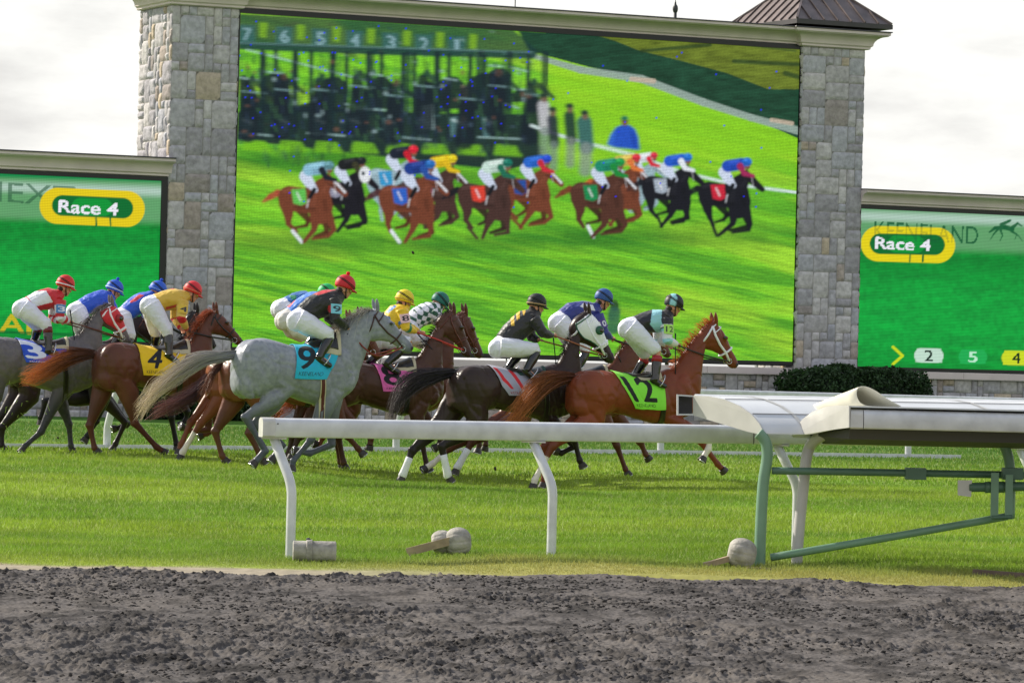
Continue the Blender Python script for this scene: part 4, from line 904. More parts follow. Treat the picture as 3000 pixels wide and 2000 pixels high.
m = MB(); gpost(m, [(2262, 1378), (2560, 1383), (2990, 1391), (3300, 1397)], [YA1, YA1 + .1, YA1 + .3, YA1 + .4], 0.030, OA); gp_ = m.build('gate_pipe', m_greend, gA)
for px_ in (2682, 2966):
    c = np.array(P(px_, 1387, YA1 + .15)) - OA; m = MB(); m.box(tuple(c - np.array([.085, .05, .048])), tuple(c + np.array([.085, .05, .048])), .006); m.build('coupling', m_greend, gp_, smooth=False)
m = MB(); gpost(m, [(2258, 1632), (2600, 1574), (2950, 1512)], [YA1, YA1 + .1, YA1 + .25], 0.031, OA); m.build('brace_pipe', m_green, gA)
m = MB(); gpost(m, [(2838, 1427), (2900, 1426), (3000, 1424), (3300, 1420)], [YA1 + .1, YA1 + .12, YA1 + .15, YA1 + .2], 0.038, OA)
gpost(m, [(2886, 1427), (2942, 1426)], [YA1 + .1, YA1 + .12], 0.046, OA); m.build('latch_pipe', m_greend, gA)
a = P(2806, 1406, YA1 + .05); b = P(2848, 1406, YA1 + .08); c = P(2845, 1455, YA1 + .08); d = P(2806, 1450, YA1 + .05)
m = MB(); m.prism([np.array(q) - OA for q in (a, b, c, d)], (0, .012, 0)); m.build('latch_plate', m_alu, gA, smooth=False)
m = MB()
for (x0, y0, x1, y1, w_) in ((2915, 1384, 2913, 1512, .062), (2957, 1390, 2955, 1520, .06)):
    q0 = np.array(P(x0, y0, YA1 + .05)) - OA; q1 = np.array(P(x1, y1, YA1 + .05)) - OA; m.obox(q0, q1, w_, .02, up=(0, 1, 0))
m.build('hanger_plate', m_green, gA, smooth=False)
m = MB(); gpost(m, [(2905, 1515), (2965, 1513)], [YA1 + .05] * 2, .02, OA); m.build('foot_bar', m_greend, gA)
# section B, facing the dirt
YB1, YB0 = 33.3, 32.3
gB = empty('covered_rail', P(2350, 1660, YB1), 0, 'covered rail at the right edge with a grey post and dark underside', 'rail', 'covered gate rails'); OB = np.array(gB.location)
pb = [(2318, 1277), (2332, 1250), (2352, 1226), (2380, 1206), (2415, 1192), (2450, 1187), (2487, 1188), (2487, 1252), (2440, 1258), (2380, 1270)]
plate = [Ppl(x, y, 2318, YB1, 2487, YB0) - OB for x, y in pb]; extB = np.array([2.9, 0.18, 0.0])
m = MB(); m.prism(plate, extB / np.linalg.norm(extB) * .012); m.build('end_plate', m_alu, gB, smooth=False)
arc = plate[:7]; nn = len(arc); e1 = extB / np.linalg.norm(extB) * .013; V = []
for off, dz in ((e1, 0), (extB, 0), (e1, -.012), (extB, -.012)):
    for p in arc: V.append(p + off + np.array([0, 0, dz]))
Fc = [(i, nn + i, nn + i + 1, i + 1) for i in range(nn - 1)] + [(2 * nn + i + 1, 3 * nn + i + 1, 3 * nn + i, 2 * nn + i) for i in range(nn - 1)] + [(0, 2 * nn, 3 * nn, nn), (nn - 1, 2 * nn - 1, 4 * nn - 1, 3 * nn - 1)]
cvb = MB().add(V, Fc).build('cover', m_cover, gB, angle=60)
b0 = np.array(P(2487, 1255, YB0)) - OB; h_ = np.array(P(2487, 1199, YB0)).tolist()[2] - OB[2] - b0[2]
m = MB(); rail_mesh(m, [b0 + e1 + np.array([0.10, .07, 0]), b0 + extB + np.array([0, .07, 0])], .14, h_ + .004); m.build('rail', m_white, gB, angle=50)
m = MB(); rail_mesh(m, [b0 + e1 + np.array([0.0, .07, -.001]), b0 + e1 + np.array([0.098, .07, -.001])], .147, h_ + .006); m.build('end_cap', m_cap, gB, angle=40)
# dark underside trough
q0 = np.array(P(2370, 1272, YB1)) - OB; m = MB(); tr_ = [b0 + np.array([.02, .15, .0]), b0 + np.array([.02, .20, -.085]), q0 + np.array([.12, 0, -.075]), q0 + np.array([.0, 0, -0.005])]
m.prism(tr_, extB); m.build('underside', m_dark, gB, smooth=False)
m = MB(); gpost(m, [(2332, 1690), (2340, 1560), (2354, 1420), (2362, 1345), (2373, 1308), (2392, 1286), (2420, 1270)], [YB1] * 5 + [YB1 - .1, YB1 - .2], .046, OB); m.build('post', mat('grey_post_mat', lin(186, 182, 182), .4, var=.06, vscale=6), gB)
# cream rolled vinyl lying on the covers
prof = [(2642, 1190), (2600, 1168), (2570, 1147), (2545, 1134), (2522, 1131), (2510, 1140), (2509, 1160), (2520, 1180), (2545, 1190), (2590, 1192)]
prf = [np.array(P(x, y, 32.75)) for x, y in prof]; cR = np.array(P(2540, 1165, 32.75)); cL = np.array(P(2362, 1212, 33.6))
Or = np.array(P(2500, 1190, 33)); rolled = empty('vinyl_roll', Or, 0, 'loosely curled cream vinyl flap lying on top of the covered rails', 'vinyl sheet')
prf = catmull(prf, 3); V = []; nL = 8; K = len(prf)
for th in (0, 1):
    for j in range(nL):
        s = j / (nL - 1); sc_ = 1 - 0.50 * s
        for p in prf:
            o2 = p - cR; o2 = o2 * np.array([1 - .62 * s, 1, sc_]); v = cR + (cL - cR) * s + o2
            if th: v = v + (cR + (cL - cR) * s - v) * 0.06
            V.append(v - Or)
Fc = []
for th in (0, 1):
    for j in range(nL - 1):
        for i in range(K - 1):
            a = th * nL * K + j * K + i; q = (a, a + 1, a + K + 1, a + K); Fc.append(q if th == 0 else q[::-1])
for i in range(K - 1): Fc.append((i, nL * K + i, nL * K + i + 1, i + 1)); a = (nL - 1) * K + i; Fc.append((a, a + 1, nL * K + a + 1, nL * K + a))
MB().add(V, Fc).build('sheet', m_cream, rolled, angle=70)

# ---------------------------------------------------------------- things lying on the grass
def onground(px, py, s): 
    q = P(px, py, F / s); z = float(gz(q.x, q.y)); return Vector((q.x, q.y, z - .012))
o = onground(920, 1652, 372); t_ = empty('concrete_drum', o, R(4), 'pale cylinder with a raised strap lying at the foot of the first rail post', 'drum')
m = MB(); m.tube([(-.17, 0, .085), (-.165, 0, .085), (.165, 0, .085), (.172, 0, .085)], [.07, .082, .082, .072], 28); m.build('body', m_conc, t_, angle=35)
m = MB(); m.tube([(-.065, 0, .085), (-.06, 0, .085), (-.02, 0, .085), (-.015, 0, .085)], [.083, .092, .092, .083], 28); m.build('strap', m_conc, t_, angle=35)
m = MB(); m.ell((-.05, 0, .18), (.018, .012, .012)); m.build('buckle', m_dark, t_)
def gourd(o, lobes, label, plank, name='weathered_buoy'):
    t_ = empty(name, o, 0, label, 'buoy', 'weathered white buoys by the rail')
    for (x, y, z, r, sq, tl) in lobes:
        m = MB(); n = 80; secs = []
        ax = np.array([math.cos(tl), 0, math.sin(tl)]); bz_ = np.array([-math.sin(tl), 0, math.cos(tl)]); by = np.array([0, 1., 0]); V = []; J = 12
        for j in range(J + 1):
            ph = math.pi * (0.14 + 0.80 * j / J); rr_ = r * math.sin(ph) ** .72
            for i in range(n):
                th = 2 * math.pi * i / n; rb = rr_ * (1 - .045 * abs(math.cos(th * 5)) ** 14)
                V.append(np.array([x, y, z]) - ax * math.cos(ph) * r * sq + by * math.cos(th) * rb + bz_ * math.sin(th) * rb)
        Fc = [(j * n + i, j * n + (i + 1) % n, (j + 1) * n + (i + 1) % n, (j + 1) * n + i) for j in range(J) for i in range(n)] + [tuple(range(n - 1, -1, -1)), tuple(J * n + i for i in range(n))]
        m.add(V, Fc); m.build('lobe', m_conc, t_, angle=40)
    p0, p1, w_, h2 = plank; m = MB(); m.obox(p0, p1, w_, h2); m.build('wooden_stake', m_wood, t_, smooth=False)
gourd(onground(1330, 1634, 362), [(.03, 0, .112, .118, .92, .1), (-.10, .03, .105, .098, .95, .1)], 'two-lobed weathered buoy with a wooden stake on the dry grass', ((-.38, -.04, .02), (-.03, -.06, .12), .07, .065))
gourd(onground(2172, 1650, 366), [(0.0, 0, .115, .125, .95, -.2)], 'single round weathered buoy with a pale stake left of the green post', ((-.30, -.05, .015), (-.06, -.02, .085), .07, .045))
# timber edging between the dirt and turf at right
for i, (x0, y0, x1, y1, s_) in enumerate(((2188, 1661, 2330, 1672, 369), (2400, 1672, 2752, 1678, 366), (2850, 1668, 3010, 1680, 370))):
    a = np.array(P(x0, y0, F / s_)); b = np.array(P(x1, y1, F / s_)); c = (a + b) / 2
    t_ = empty('timber_edging', c, 0, ['short brown timber edge board at the foot of the green post', 'long brown timber edge board half buried behind the dirt', 'brown timber edge board at the right edge of the photo'][i], 'board', 'timber boards edging the turf')
    m = MB(); m.obox(a - c - np.array([0, 0, .02]), b - c - np.array([0, 0, .02]), .05, .05); m.build('board', mat('brown_timber_mat%d' % i, lin(104, 88, 78), .9, var=.25, vscale=10), t_, smooth=False)
# clods of dirt and turf kicked up by the hooves
m_clod = mat('clod_mat', lin(52, 44, 34), .95)
for i, (x, y, s_, r_) in enumerate(((170, 1282, 215, .022), (343, 1303, 212, .018), (1451, 1372, 225, .03), (1111, 1300, 215, .015), (1475, 1312, 215, .013), (424, 1297, 212, .013), (1210, 740, 215, .03), (968, 1333, 215, .014))):
    q = P(x, y, F / s_); m = MB(); rr_ = random.Random(i); r_ *= .62; m.ell((0, 0, 0), (r_, r_ * .7, r_ * rr_.uniform(.5, 1.6)), 7, 5, rot=np.array(Matrix.Rotation(rr_.uniform(0, 3), 3, 'Y')))
    o = m.build('dirt_clod', m_clod); o.location = q; setp(o, ['dark clod flying below the tail of the horse numbered 4', 'tiny dark clod in the air left of the far rail post', 'dark clod falling on the grass left of the middle near post', 'small dark clod in the air behind the middle of the field', 'tiny dark clod above the far kickboard', 'tiny dark clod near the hind hoof of the horse numbered 4', 'brown clod high in the air in front of the large screen', 'tiny dark clod by the grey horse'][i], 'clod', 'clods kicked up by the field')

m_fly = mat('flying_grass_mat', lin(150, 176, 70), .7)
m = MB(); rr_ = random.Random(8); OF = P(70, 1230, F / 216)
for i in range(34):
    px_, py_ = rr_.gauss(60, 45), rr_.gauss(1225, 45); q = np.array(P(px_, py_, F / 216 + rr_.uniform(-.6, .6))) - np.array(OF); a = rr_.uniform(0, 3.14); L_ = rr_.uniform(.015, .05)
    d = np.array([math.cos(a), 0, math.sin(a)]); m.obox(q - d * L_, q + d * L_, .004, .006, up=(0, 1, 0))
o = m.build('flying_grass', m_fly, smooth=False); o.location = OF; setp(o, 'bits of cut grass thrown up behind the dark grey horse', kind='stuff')
# ================================================================ HORSES
HYAW = R(21)
m_hoof = mat('hoof_mat', lin(52, 46, 44), 0.5, var=.2, vscale=30)
m_shoe = mat('shoe_metal_mat', lin(205, 205, 210), 0.25, metal=.9)
m_steel = mat('steel_mat', lin(200, 200, 205), 0.22, metal=.9)
m_leather = mat('black_leather_mat', lin(28, 25, 25), 0.32, spec=.6)
m_brleather = mat('brown_leather_mat', lin(96, 48, 34), 0.45)
m_bandage = mat('white_bandage_mat', lin(226, 226, 228), 0.8, bump=.15, bscale=60)
m_whstrap = mat('white_strap_mat', lin(232, 232, 240), 0.5)
m_eye = mat('eye_mat', lin(14, 10, 8), 0.08, spec=.9)
m_hair = mat('hair_mat', None, 0.5, spec=.35, trans=.25)
def coat_mat(name, dapple=None, rough=.37, var=.2):
    return mat(name, None, rough, var=var if not dapple else 0.38, vscale=3.0 if not dapple else 20, bump=.28, bscale=11, spec=.28, sheen=0, vcol2=dapple, detail=5)

TRUNK = [  # x_top, z_top, x_bot, z_bot, half width
 (0.015, 1.27, 0.02, 1.02, .07), (0.05, 1.37, 0.03, 0.92, .16), (0.13, 1.455, 0.09, 0.86, .225), (0.26, 1.515, 0.24, 0.83, .272), (0.40, 1.53, 0.42, 0.84, .285),
 (0.58, 1.505, 0.60, 0.90, .265), (0.78, 1.465, 0.80, 0.855, .275), (0.94, 1.455, 1.00, 0.79, .29), (1.08, 1.48, 1.18, 0.762, .275),
 (1.20, 1.53, 1.34, 0.775, .235), (1.26, 1.56, 1.50, 0.84, .205), (1.31, 1.575, 1.63, 0.93, .178), (1.36, 1.595, 1.70, 1.03, .155)]
HEAD = [(-.03, .0, -.26, .09), (.03, .04, -.38, .125), (.12, .065, -.445, .150), (.22, .085, -.455, .158), (.33, .09, -.425, .152), (.44, .08, -.325, .130), (.56, .062, -.245, .104),
        (.68, .05, -.198, .090), (.80, .044, -.182, .086), (.89, .036, -.180, .088), (.95, .008, -.150, .078), (.99, -.025, -.115, .055), (1.005, -.05, -.09, .025)]
def lerp(a, b, t): return a + (b - a) * t
class Horse: pass
def hair_strands(name, ctrl, spread, n, width, c0, c1, seed, parent, lenvar=.35, wav=.02, rootspread=None, segs=11, curl=0.0, off=None):
    """ctrl K x 3 path; spread K radii; ribbons running along it"""
    r = np.random.default_rng(seed); C = catmull(ctrl, 6); K = len(C); sp = np.interp(np.linspace(0, 1, K), np.linspace(0, 1, len(spread)), spread)
    V = []; Cc = []
    clumps = [(.9 * math.sqrt(u) * math.cos(a), .9 * math.sqrt(u) * math.sin(a), 1.12 - lenvar * v) for u, a, v in zip(r.random(26), r.random(26) * 6.283, r.random(26))]
    for i in range(n):
        cl = clumps[r.integers(len(clumps))]; a = r.random() * 6.283; q = .30 * math.sqrt(r.random()); o1, o2 = cl[0] + q * math.cos(a), cl[1] + q * math.sin(a)
        L_ = min(1.0, cl[2] - .25 * r.random() ** 1.5); t = np.linspace(0, L_, segs); idx = t * (K - 1)
        p = np.stack([np.interp(idx, np.arange(K), C[:, k]) for k in range(3)], -1); s = np.interp(idx, np.arange(K), sp)
        ph = r.random(3) * 6.283; fr = 3 + 5 * r.random()
        p[:, 2] += o1 * s + wav * t * np.sin(fr * t + ph[0]); p[:, 1] += o2 * s * .7 + wav * t * np.sin(fr * t + ph[1]); p[:, 0] += wav * .5 * t * np.sin(fr * t + ph[2]) - o1 * s * .3
        if off is not None: p += off(i, n, r, t)
        wv = r.normal(size=3) * np.array([.35, .5, 1]); wv /= np.linalg.norm(wv); wd = width * (1 - .75 * t / L_)[:, None] * wv
        V.append(np.stack([p - wd, p + wd], 1).reshape(-1, 3)); b = r.random() * .35 + .75
        m_ = (np.clip(t * 1.1 + (r.random() - .5) * .35, 0, 1) ** 1.6)[:, None]; cc = (np.array(c0) * (1 - m_) + np.array(c1) * m_) * b; Cc.append(np.repeat(cc, 2, 0))
    V = np.concatenate(V); Cc = np.concatenate(Cc); k = np.arange(segs - 1) * 2; q = np.stack([k, k + 1, k + 3, k + 2], -1)
    Q = (np.arange(n)[:, None, None] * (segs * 2) + q[None]).reshape(-1, 4)
    return mesh_np(name, V, Q, m_hair, parent, Cc, smooth=True)

def make_horse(H):
    """H: dict of the horse's pose and looks; returns a Horse with its frame and surface"""
    s = H['s']; rear, chest, ytop, ybel = H['tr']; Yd = F / s; mid = (rear + chest) / 2
    O = P(mid, 1400, Yd); O.z = float(gz(O.x, O.y)); fr = Frame(O, HYAW); L = lambda px, py, wd=0.0: fr.pl(px, py, wd)
    root = empty('horse', O, HYAW, H['label'], 'horse', 'racehorses galloping on the turf')
    u0 = L(rear, ytop)[0] + .05; u1 = L(chest, ytop)[0] - .02; zt = L(lerp(rear, chest, .24), ytop)[2]; zb = L(lerp(rear, chest, .68), ybel)[2]
    kz = (zt - zb) / (1.53 - .765); kx = (u1 - u0) / 1.68
    tx = lambda x: u0 + x * kx
    tz = lambda z: zb + (z - .765) * kz
    kw = H.get('kw', 1.0) * (0.5 + 0.5 * kz)
    mb = MB(); base = []
    for (xa, za, xb, zb_, w_) in TRUNK: base.append([tx(xa), tz(za), tx(xb), tz(zb_), w_ * kw])
    # neck from the last trunk ring to the poll
    pol = L(*H['poll']); muz = L(*H['muz']); ax = (muz - pol); HL = np.linalg.norm(ax); ax = ax / HL; nr = np.array([-ax[2], 0, ax[0]])
    thr = pol + ax * HL * .30 - nr * HL * .45; crest0 = np.array([tx(1.38), 0, tz(1.60)]); bot0 = np.array([tx(1.72), 0, tz(1.10)])
    sag = H.get('sag', .055)
    for t, w_ in ((.22, .138), (.45, .112), (.70, .095), (.92, .088)):
        a = crest0 * (1 - t) + (pol - ax * .02 + nr * .0) * t; a[2] += sag * math.sin(math.pi * t) * 1.3
        b = bot0 * (1 - t) + thr * t; b[2] += .02 * math.sin(math.pi * t) - .03 * math.sin(math.pi * t); base.append([a[0], a[2], b[0], b[2], w_ * kw])
    A = catmull(base, 3); secs = []
    for (xa, za, xb, zb_, w_) in A:
        c = np.array([(xa + xb) / 2, 0, (za + zb_) / 2]); secs.append((c, np.array([(xa - xb) / 2, 0, (za - zb_) / 2]), np.array([0, w_, 0])))
    mb.rings(secs, 24, pw=.92); trunk_secs = secs
    hs = []
    for (t, tp, bt, w_) in HEAD:
        p = pol + ax * HL * t; a = p + nr * HL * tp; b = p + nr * HL * bt; hs.append(((a + b) / 2, (a - b) / 2, np.array([0, w_ * HL * .98, 0])))
    hs2 = []; arr = catmull([np.concatenate(h) for h in hs], 3)
    for r_ in arr: hs2.append((r_[:3], r_[3:6], r_[6:9]))
    mb.rings(hs2, 20, pw=.95)
    # cheek, haunch, shoulder masses
    mb.ell(pol + ax * HL * .24 - nr * HL * .20, (HL * .17, HL * .165, HL * .17))
    for sd in (-1, 1):
        mb.ell((tx(.30), sd * .135 * kw, tz(1.22)), (.26 * kx, .155 * kw, .30 * kz)); mb.ell((tx(.22), sd * .13 * kw, tz(1.02)), (.19 * kx, .12 * kw, .20 * kz))
        mb.ell((tx(1.40), sd * .115 * kw, tz(1.18)), (.17, .115, .30), rot=np.array(Matrix.Rotation(R(22), 3, 'Y')))
        mb.ell((tx(1.52), sd * .09 * kw, tz(1.05)), (.13, .10, .15))
        mb.ell(pol + ax * HL * .37 + nr * HL * .02 + np.array([0, sd * HL * .125, 0]), (HL * .06, HL * .035, HL * .045))
        # nostril flare
        mb.ell(pol + ax * HL * .93 - nr * HL * .045 + np.array([0, sd * HL * .055, 0]), (HL * .05, HL * .03, HL * .045))
    # ears
    for sd in (-1, 1):
        e0 = pol + ax * HL * .03 + nr * HL * .03 + np.array([0, sd * .055, 0]); ed = H.get('ear', (-.03, .15)); e1 = e0 + np.array([ed[0], sd * .025, ed[1]])
        mb.tube([e0 - (e1 - e0) * .25, e0 + (e1 - e0) * .12, e0 + (e1 - e0) * .5, e0 + (e1 - e0) * .85, e1], [.024, .030, .030, .017, .004], 9, lat=[.024, .026, .024, .014, .004])
    hooves = []; legc = []
    for kind, sd, pts in H['legs']:
        wd = sd * .125 * kw; J = [L(*p, wd) for p in pts]   # sd=+1 nearer the camera
        if kind == 'h':
            hip = np.array([tx(.28), -wd * 1.0, tz(1.20)]); st, hk, ft, hf = J; d = hf - ft; d /= np.linalg.norm(d) + 1e-9; co = hf - d * .065
            path = [hip, hip * .5 + st * .5, st, st * .62 + hk * .38, st * .30 + hk * .70, st * .08 + hk * .92, hk, hk * .85 + ft * .15, hk * .5 + ft * .5, hk * .12 + ft * .88, ft, ft * .45 + co * .55, co]
            rad = [.22, .20, .160, .118, .080, .060, .068, .049, .039, .042, .052, .042, .046]; lat = [.13, .125, .105, .088, .064, .042, .050, .038, .030, .034, .043, .035, .044]
            hkx = hk + np.array([-.022, 0, .012]); mb.ell(hkx, (.04, .028, .042))
        else:
            sh = np.array([tx(1.46), -wd * .95, tz(1.20)]); el, kn, ft, hf = J; d = hf - ft; d /= np.linalg.norm(d) + 1e-9; co = hf - d * .06
            path = [sh, sh * .5 + el * .5, el, el * .7 + kn * .3, el * .4 + kn * .6, el * .12 + kn * .88, kn, kn * .86 + ft * .14, kn * .5 + ft * .5, kn * .12 + ft * .88, ft, ft * .45 + co * .55, co]
            rad = [.17, .155, .120, .096, .072, .055, .060, .045, .037, .039, .049, .039, .044]; lat = [.10, .10, .088, .076, .058, .046, .052, .038, .030, .033, .042, .034, .042]
        for q in path: q[1] = -wd * (1.0 if kind == 'h' else .9)
        mb.tube(path, rad, 14, lat=lat); hooves.append((ft, co, hf, wd, H.get('sock', {}).get((kind, sd)), kind, sd, path)); legc.append((kind, sd, path))
    V, Q = union(mb, .0125, 3)
    # muscle relief: creases between the big muscle masses plus a soft irregularity
    Qa = np.array([q[:4] for q in Q]) if not isinstance(Q, np.ndarray) else Q; n_ = np.cross(V[Qa[:, 2]] - V[Qa[:, 0]], V[Qa[:, 3]] - V[Qa[:, 1]]); nrm = np.zeros_like(V)
    for k in range(4): np.add.at(nrm, Qa[:, k], n_)
    nrm /= np.linalg.norm(nrm, axis=1)[:, None] + 1e-12
    if (nrm * (V - V.mean(0))).sum() < 0: nrm = -nrm
    disp = 0.010 * (fbm(V[:, 0] * 5 + 3, V[:, 2] * 4 + V[:, 1] * 3, 3, 9) - .5)
    rn = fbm(V[:, 0] * 4.2 + V[:, 2] * 1.5 + 11, V[:, 2] * 2.6 + V[:, 1], 2, 19); disp -= .007 * np.exp(-((rn - .5) / .035) ** 2) * sstep(tz(.62), tz(.85), V[:, 2])
    sideok = np.abs(V[:, 1]) > .05
    for (pl, dp, wd_) in (([(.13, 1.30), (.15, 1.12), (.22, .93), (.33, .80)], .016, .028), ([(.60, 1.30), (.60, 1.12), (.56, .98), (.62, .90)], .022, .035), ([(.42, 1.46), (.50, 1.32), (.56, 1.2)], .010, .03), ([(1.18, 1.44), (1.24, 1.2), (1.30, 1.0), (1.33, .9)], .013, .03),
                          ([(1.38, 1.36), (1.50, 1.16), (1.52, 1.04)], .009, .025), ([(.26, 1.36), (.34, 1.16), (.44, 1.02)], .008, .03), ([(1.5, 1.42), (1.66, 1.2)], .010, .03), ([(.70, 1.0), (.95, .92), (1.15, .88)], .007, .03), ([(1.36, .97), (1.44, .93), (1.52, .95)], .012, .025)):
        best = np.full(len(V), 9.0)
        for (a, b) in zip(pl[:-1], pl[1:]):
            p0 = np.array([tx(a[0]), tz(a[1])]); p1 = np.array([tx(b[0]), tz(b[1])]); dd = p1 - p0; t = np.clip(((V[:, 0] - p0[0]) * dd[0] + (V[:, 2] - p0[1]) * dd[1]) / (dd @ dd), 0, 1); best = np.minimum(best, np.hypot(V[:, 0] - p0[0] - t * dd[0], V[:, 2] - p0[1] - t * dd[1]))
        disp -= dp * np.exp(-(best / wd_) ** 2) * sideok
    V = V + nrm * disp[:, None]
    # ------------------ coat colours
    c = np.repeat(np.array(H['coat'])[None], len(V), 0); dark = np.array(H.get('dark', np.array(H['coat']) * .5)); z = V[:, 2]
    tl = sstep(tz(H.get('ptz', .85)), tz(.45), z)[:, None] * H.get('pts', .5); c = c * (1 - tl) + dark * tl
    rel = V - pol; ta = rel @ ax / HL; tn = rel @ nr / HL; inhead = (ta > .0) & (tn > -.5) & (tn < .2) & (ta < 1.1)
    t = (sstep(.72, .95, ta) * inhead)[:, None] * H.get('muzdark', .6); c = c * (1 - t) + dark * t
    if H.get('underlight') is not None:
        t = (sstep(tz(1.0), tz(.80), z) * (np.abs(V[:, 1]) < .2) * (V[:, 0] > tx(.4)) * (V[:, 0] < tx(1.5)))[:, None] * .4; c = c * (1 - t) + np.array(H['underlight']) * t
    n1 = fbm(V[:, 0] * 2.2 + 7, V[:, 2] * 2.2 + V[:, 1] * 2, 3, int(s))[:, None]; c = c * (.84 + .32 * n1)
    if H.get('blaze'):
        t = ((tn > .02) & inhead & (ta > .15) & (ta < .9) & (np.abs(V[:, 1]) < .03))[:, None]; c = np.where(t, np.array(lin(220, 214, 205)), c)
    for (ft, co, hf, wd, sock, kind, sd, path) in hooves:
        if sock == 'white':
            kneept = path[6]; d = kneept - ft; Ld = np.linalg.norm(d); d /= Ld; rel2 = V - ft; al = rel2 @ d; rad2 = np.linalg.norm(rel2 - al[:, None] * d, axis=1); k = (rad2 < .085) & (al < Ld * .68) & (al > -.25); c[k] = np.array(lin(222, 212, 200))
    body = mesh_np('body', V, Q, coat_mat('coat_mat', H.get('dapple')), root, c)
    for (ft, co, hf, wd, sock, kind, sd, path) in hooves:
        d = hf - co; Ld = np.linalg.norm(d) + 1e-9; d /= Ld; m = MB(); upv = np.array([0, 1., 0])
        m.tube([co - d * .004, co + d * .02, hf + d * .002], [.050, .055, .066], 16, lat=[.045, .051, .058]); ho = m.build('hoof', m_hoof, root, angle=40)
        # metal shoe: a flat horseshoe on the sole
        b = np.array([0, 1., 0]); a = np.cross(b, d); a /= np.linalg.norm(a); m = MB(); pts = []
        for k in range(13):
            an = R(-145 + 290 * k / 12); pts.append(hf + d * .006 + a * math.cos(an) * .052 * (1 if a[0] > 0 else -1) + b * math.sin(an) * .046)
        m.tube(pts, .0085, 7); m.build('horseshoe', m_shoe, ho)
        if sock == 'bandage':
            kneept = path[6]; t0, t1 = .80, -.10; pp = [ft * (1 - t) + kneept * t for t in (.72, .5, .3, .12, 0.0)]; pp.append(ft * .75 + co * .25); pp.append(ft * .35 + co * .65)
            MB().tube(pp, [.050, .048, .050, .054, .059, .054, .054], 14, lat=[.042, .042, .044, .048, .052, .048, .05]).build('leg_bandage', m_bandage, root)
    for sd in (-1, 1):
        MB().ell(pol + ax * HL * .355 + nr * HL * .005 + np.array([0, sd * HL * .148, 0]), (.024, .014, .019)).build('eye', m_eye, root)
        MB().ell(pol + ax * HL * .945 - nr * HL * .035 + np.array([0, sd * HL * .083, 0]), (.018, .008, .026), rot=np.array(Matrix.Rotation(R(25), 3, 'Y'))).build('nostril', m_hoof, root)
    # tail
    if H.get('tail'):
        pts = [L(*p, 0.0) for p in H['tail']]; pts[0] = pts[0] + np.array([.06, 0, 0]); sp = H.get('tsp', [.035, .06, .10, .13, .08])
        hair_strands('tail', np.array(pts), sp, H.get('tn', 520), .0042, H['tc'][0], H['tc'][1], int(s) + 3, root, lenvar=.62, wav=.09)
        MB().tube([pts[0] + np.array([.06, 0, 0]), pts[0], pts[0] * .6 + pts[1] * .4], [.05, .042, .02], 10).build('dock', mat('dock_mat', H['tc'][0], .7), root)
    # mane: short hair thrown back from the crest
    cr0 = np.array([tx(1.40), 0, tz(1.55)]); crest = catmull([cr0] + [np.array([b_[0], 0, b_[1]]) for b_ in base[13:]] + [pol + np.array([0, 0, .01])], 4)
    r = np.random.default_rng(int(s) + 9); n = 360; Vh = []; Ch = []; seg = 6; up = H.get('maneup', .5); mc = H['mane']
    for i in range(n):
        q = r.random() * (len(crest) - 1.001); j = int(q); p = crest[j] * (1 - (q - j)) + crest[j + 1] * (q - j); Lh = (.10 + .10 * r.random()) * H.get('manelen', 1.0); t = np.linspace(0, 1, seg)
        dr = np.array([-.9 + .3 * r.normal(), .35 * r.normal(), up + .35 * r.normal()]); dr /= np.linalg.norm(dr)
        pp = p + np.array([0, r.normal() * .02, -.02]) + np.outer(t * Lh, dr); pp[:, 2] -= (t ** 2) * Lh * (.75 - up * .6); pp[:, 1] -= (t ** 2) * Lh * H.get('maneside', .3)
        wv = r.normal(size=3); wv /= np.linalg.norm(wv); wd_ = .0045 * (1 - .8 * t)[:, None] * wv; Vh.append(np.stack([pp - wd_, pp + wd_], 1).reshape(-1, 3)); mm = t[:, None]
        Ch.append(np.repeat((np.array(mc[0]) * (1 - mm) + np.array(mc[1]) * mm) * (.7 + .6 * r.random()), 2, 0))
    k = np.arange(seg - 1) * 2; q = np.stack([k, k + 1, k + 3, k + 2], -1); Qh = (np.arange(n)[:, None, None] * (seg * 2) + q[None]).reshape(-1, 4)
    mesh_np('mane', np.concatenate(Vh), Qh, m_hair, root, np.concatenate(Ch))
    # ---------------- tack
    ms = H.get('strap', m_brleather)
    def hring(t, k=1.06): 
        i = t * (len(hs2) - 1) / 1.035; j = min(int(i), len(hs2) - 2); f = i - j
        return tuple(hs2[j][q] * (1 - f) + hs2[j + 1][q] * f for q in range(3))
    def tH(tt):   # section index from head parameter
        ts = [h[0] for h in HEAD]; j = max(k for k in range(len(ts)) if ts[k] <= tt); j = min(j, len(ts) - 2); f = (tt - ts[j]) / (ts[j + 1] - ts[j]); return (j + f) / (len(ts) - 1) * 1.035
    def loop(m, tt, k, r_, a0=0, a1=360):
        c_, a, b = hring(tH(tt)); pts = [c_ + a * math.cos(R(an)) * k + b * math.sin(R(an)) * (k + .02) for an in np.linspace(a0, a1, 22)]; m.tube(pts, r_, 6, lat=r_ * 2.2 if False else None)
    bw = 1.75 if ms is m_whstrap else 1.15
    br = MB(); loop(br, .62, 1.06, .0085 * bw); loop(br, .05, 1.06, .009, -80, 80); loop(br, .16, 1.05, .008, -75, 75)
    def side(tt, frac, sd, k=1.05):   # frac: +1 forehead line, -1 jaw line
        c_, a, b = hring(tH(tt)); q = math.sqrt(max(0, 1 - frac * frac)); return c_ + a * frac * k + b * q * sd * k
    bit = [side(.80, -.55, sd, 1.12) for sd in (1, -1)]
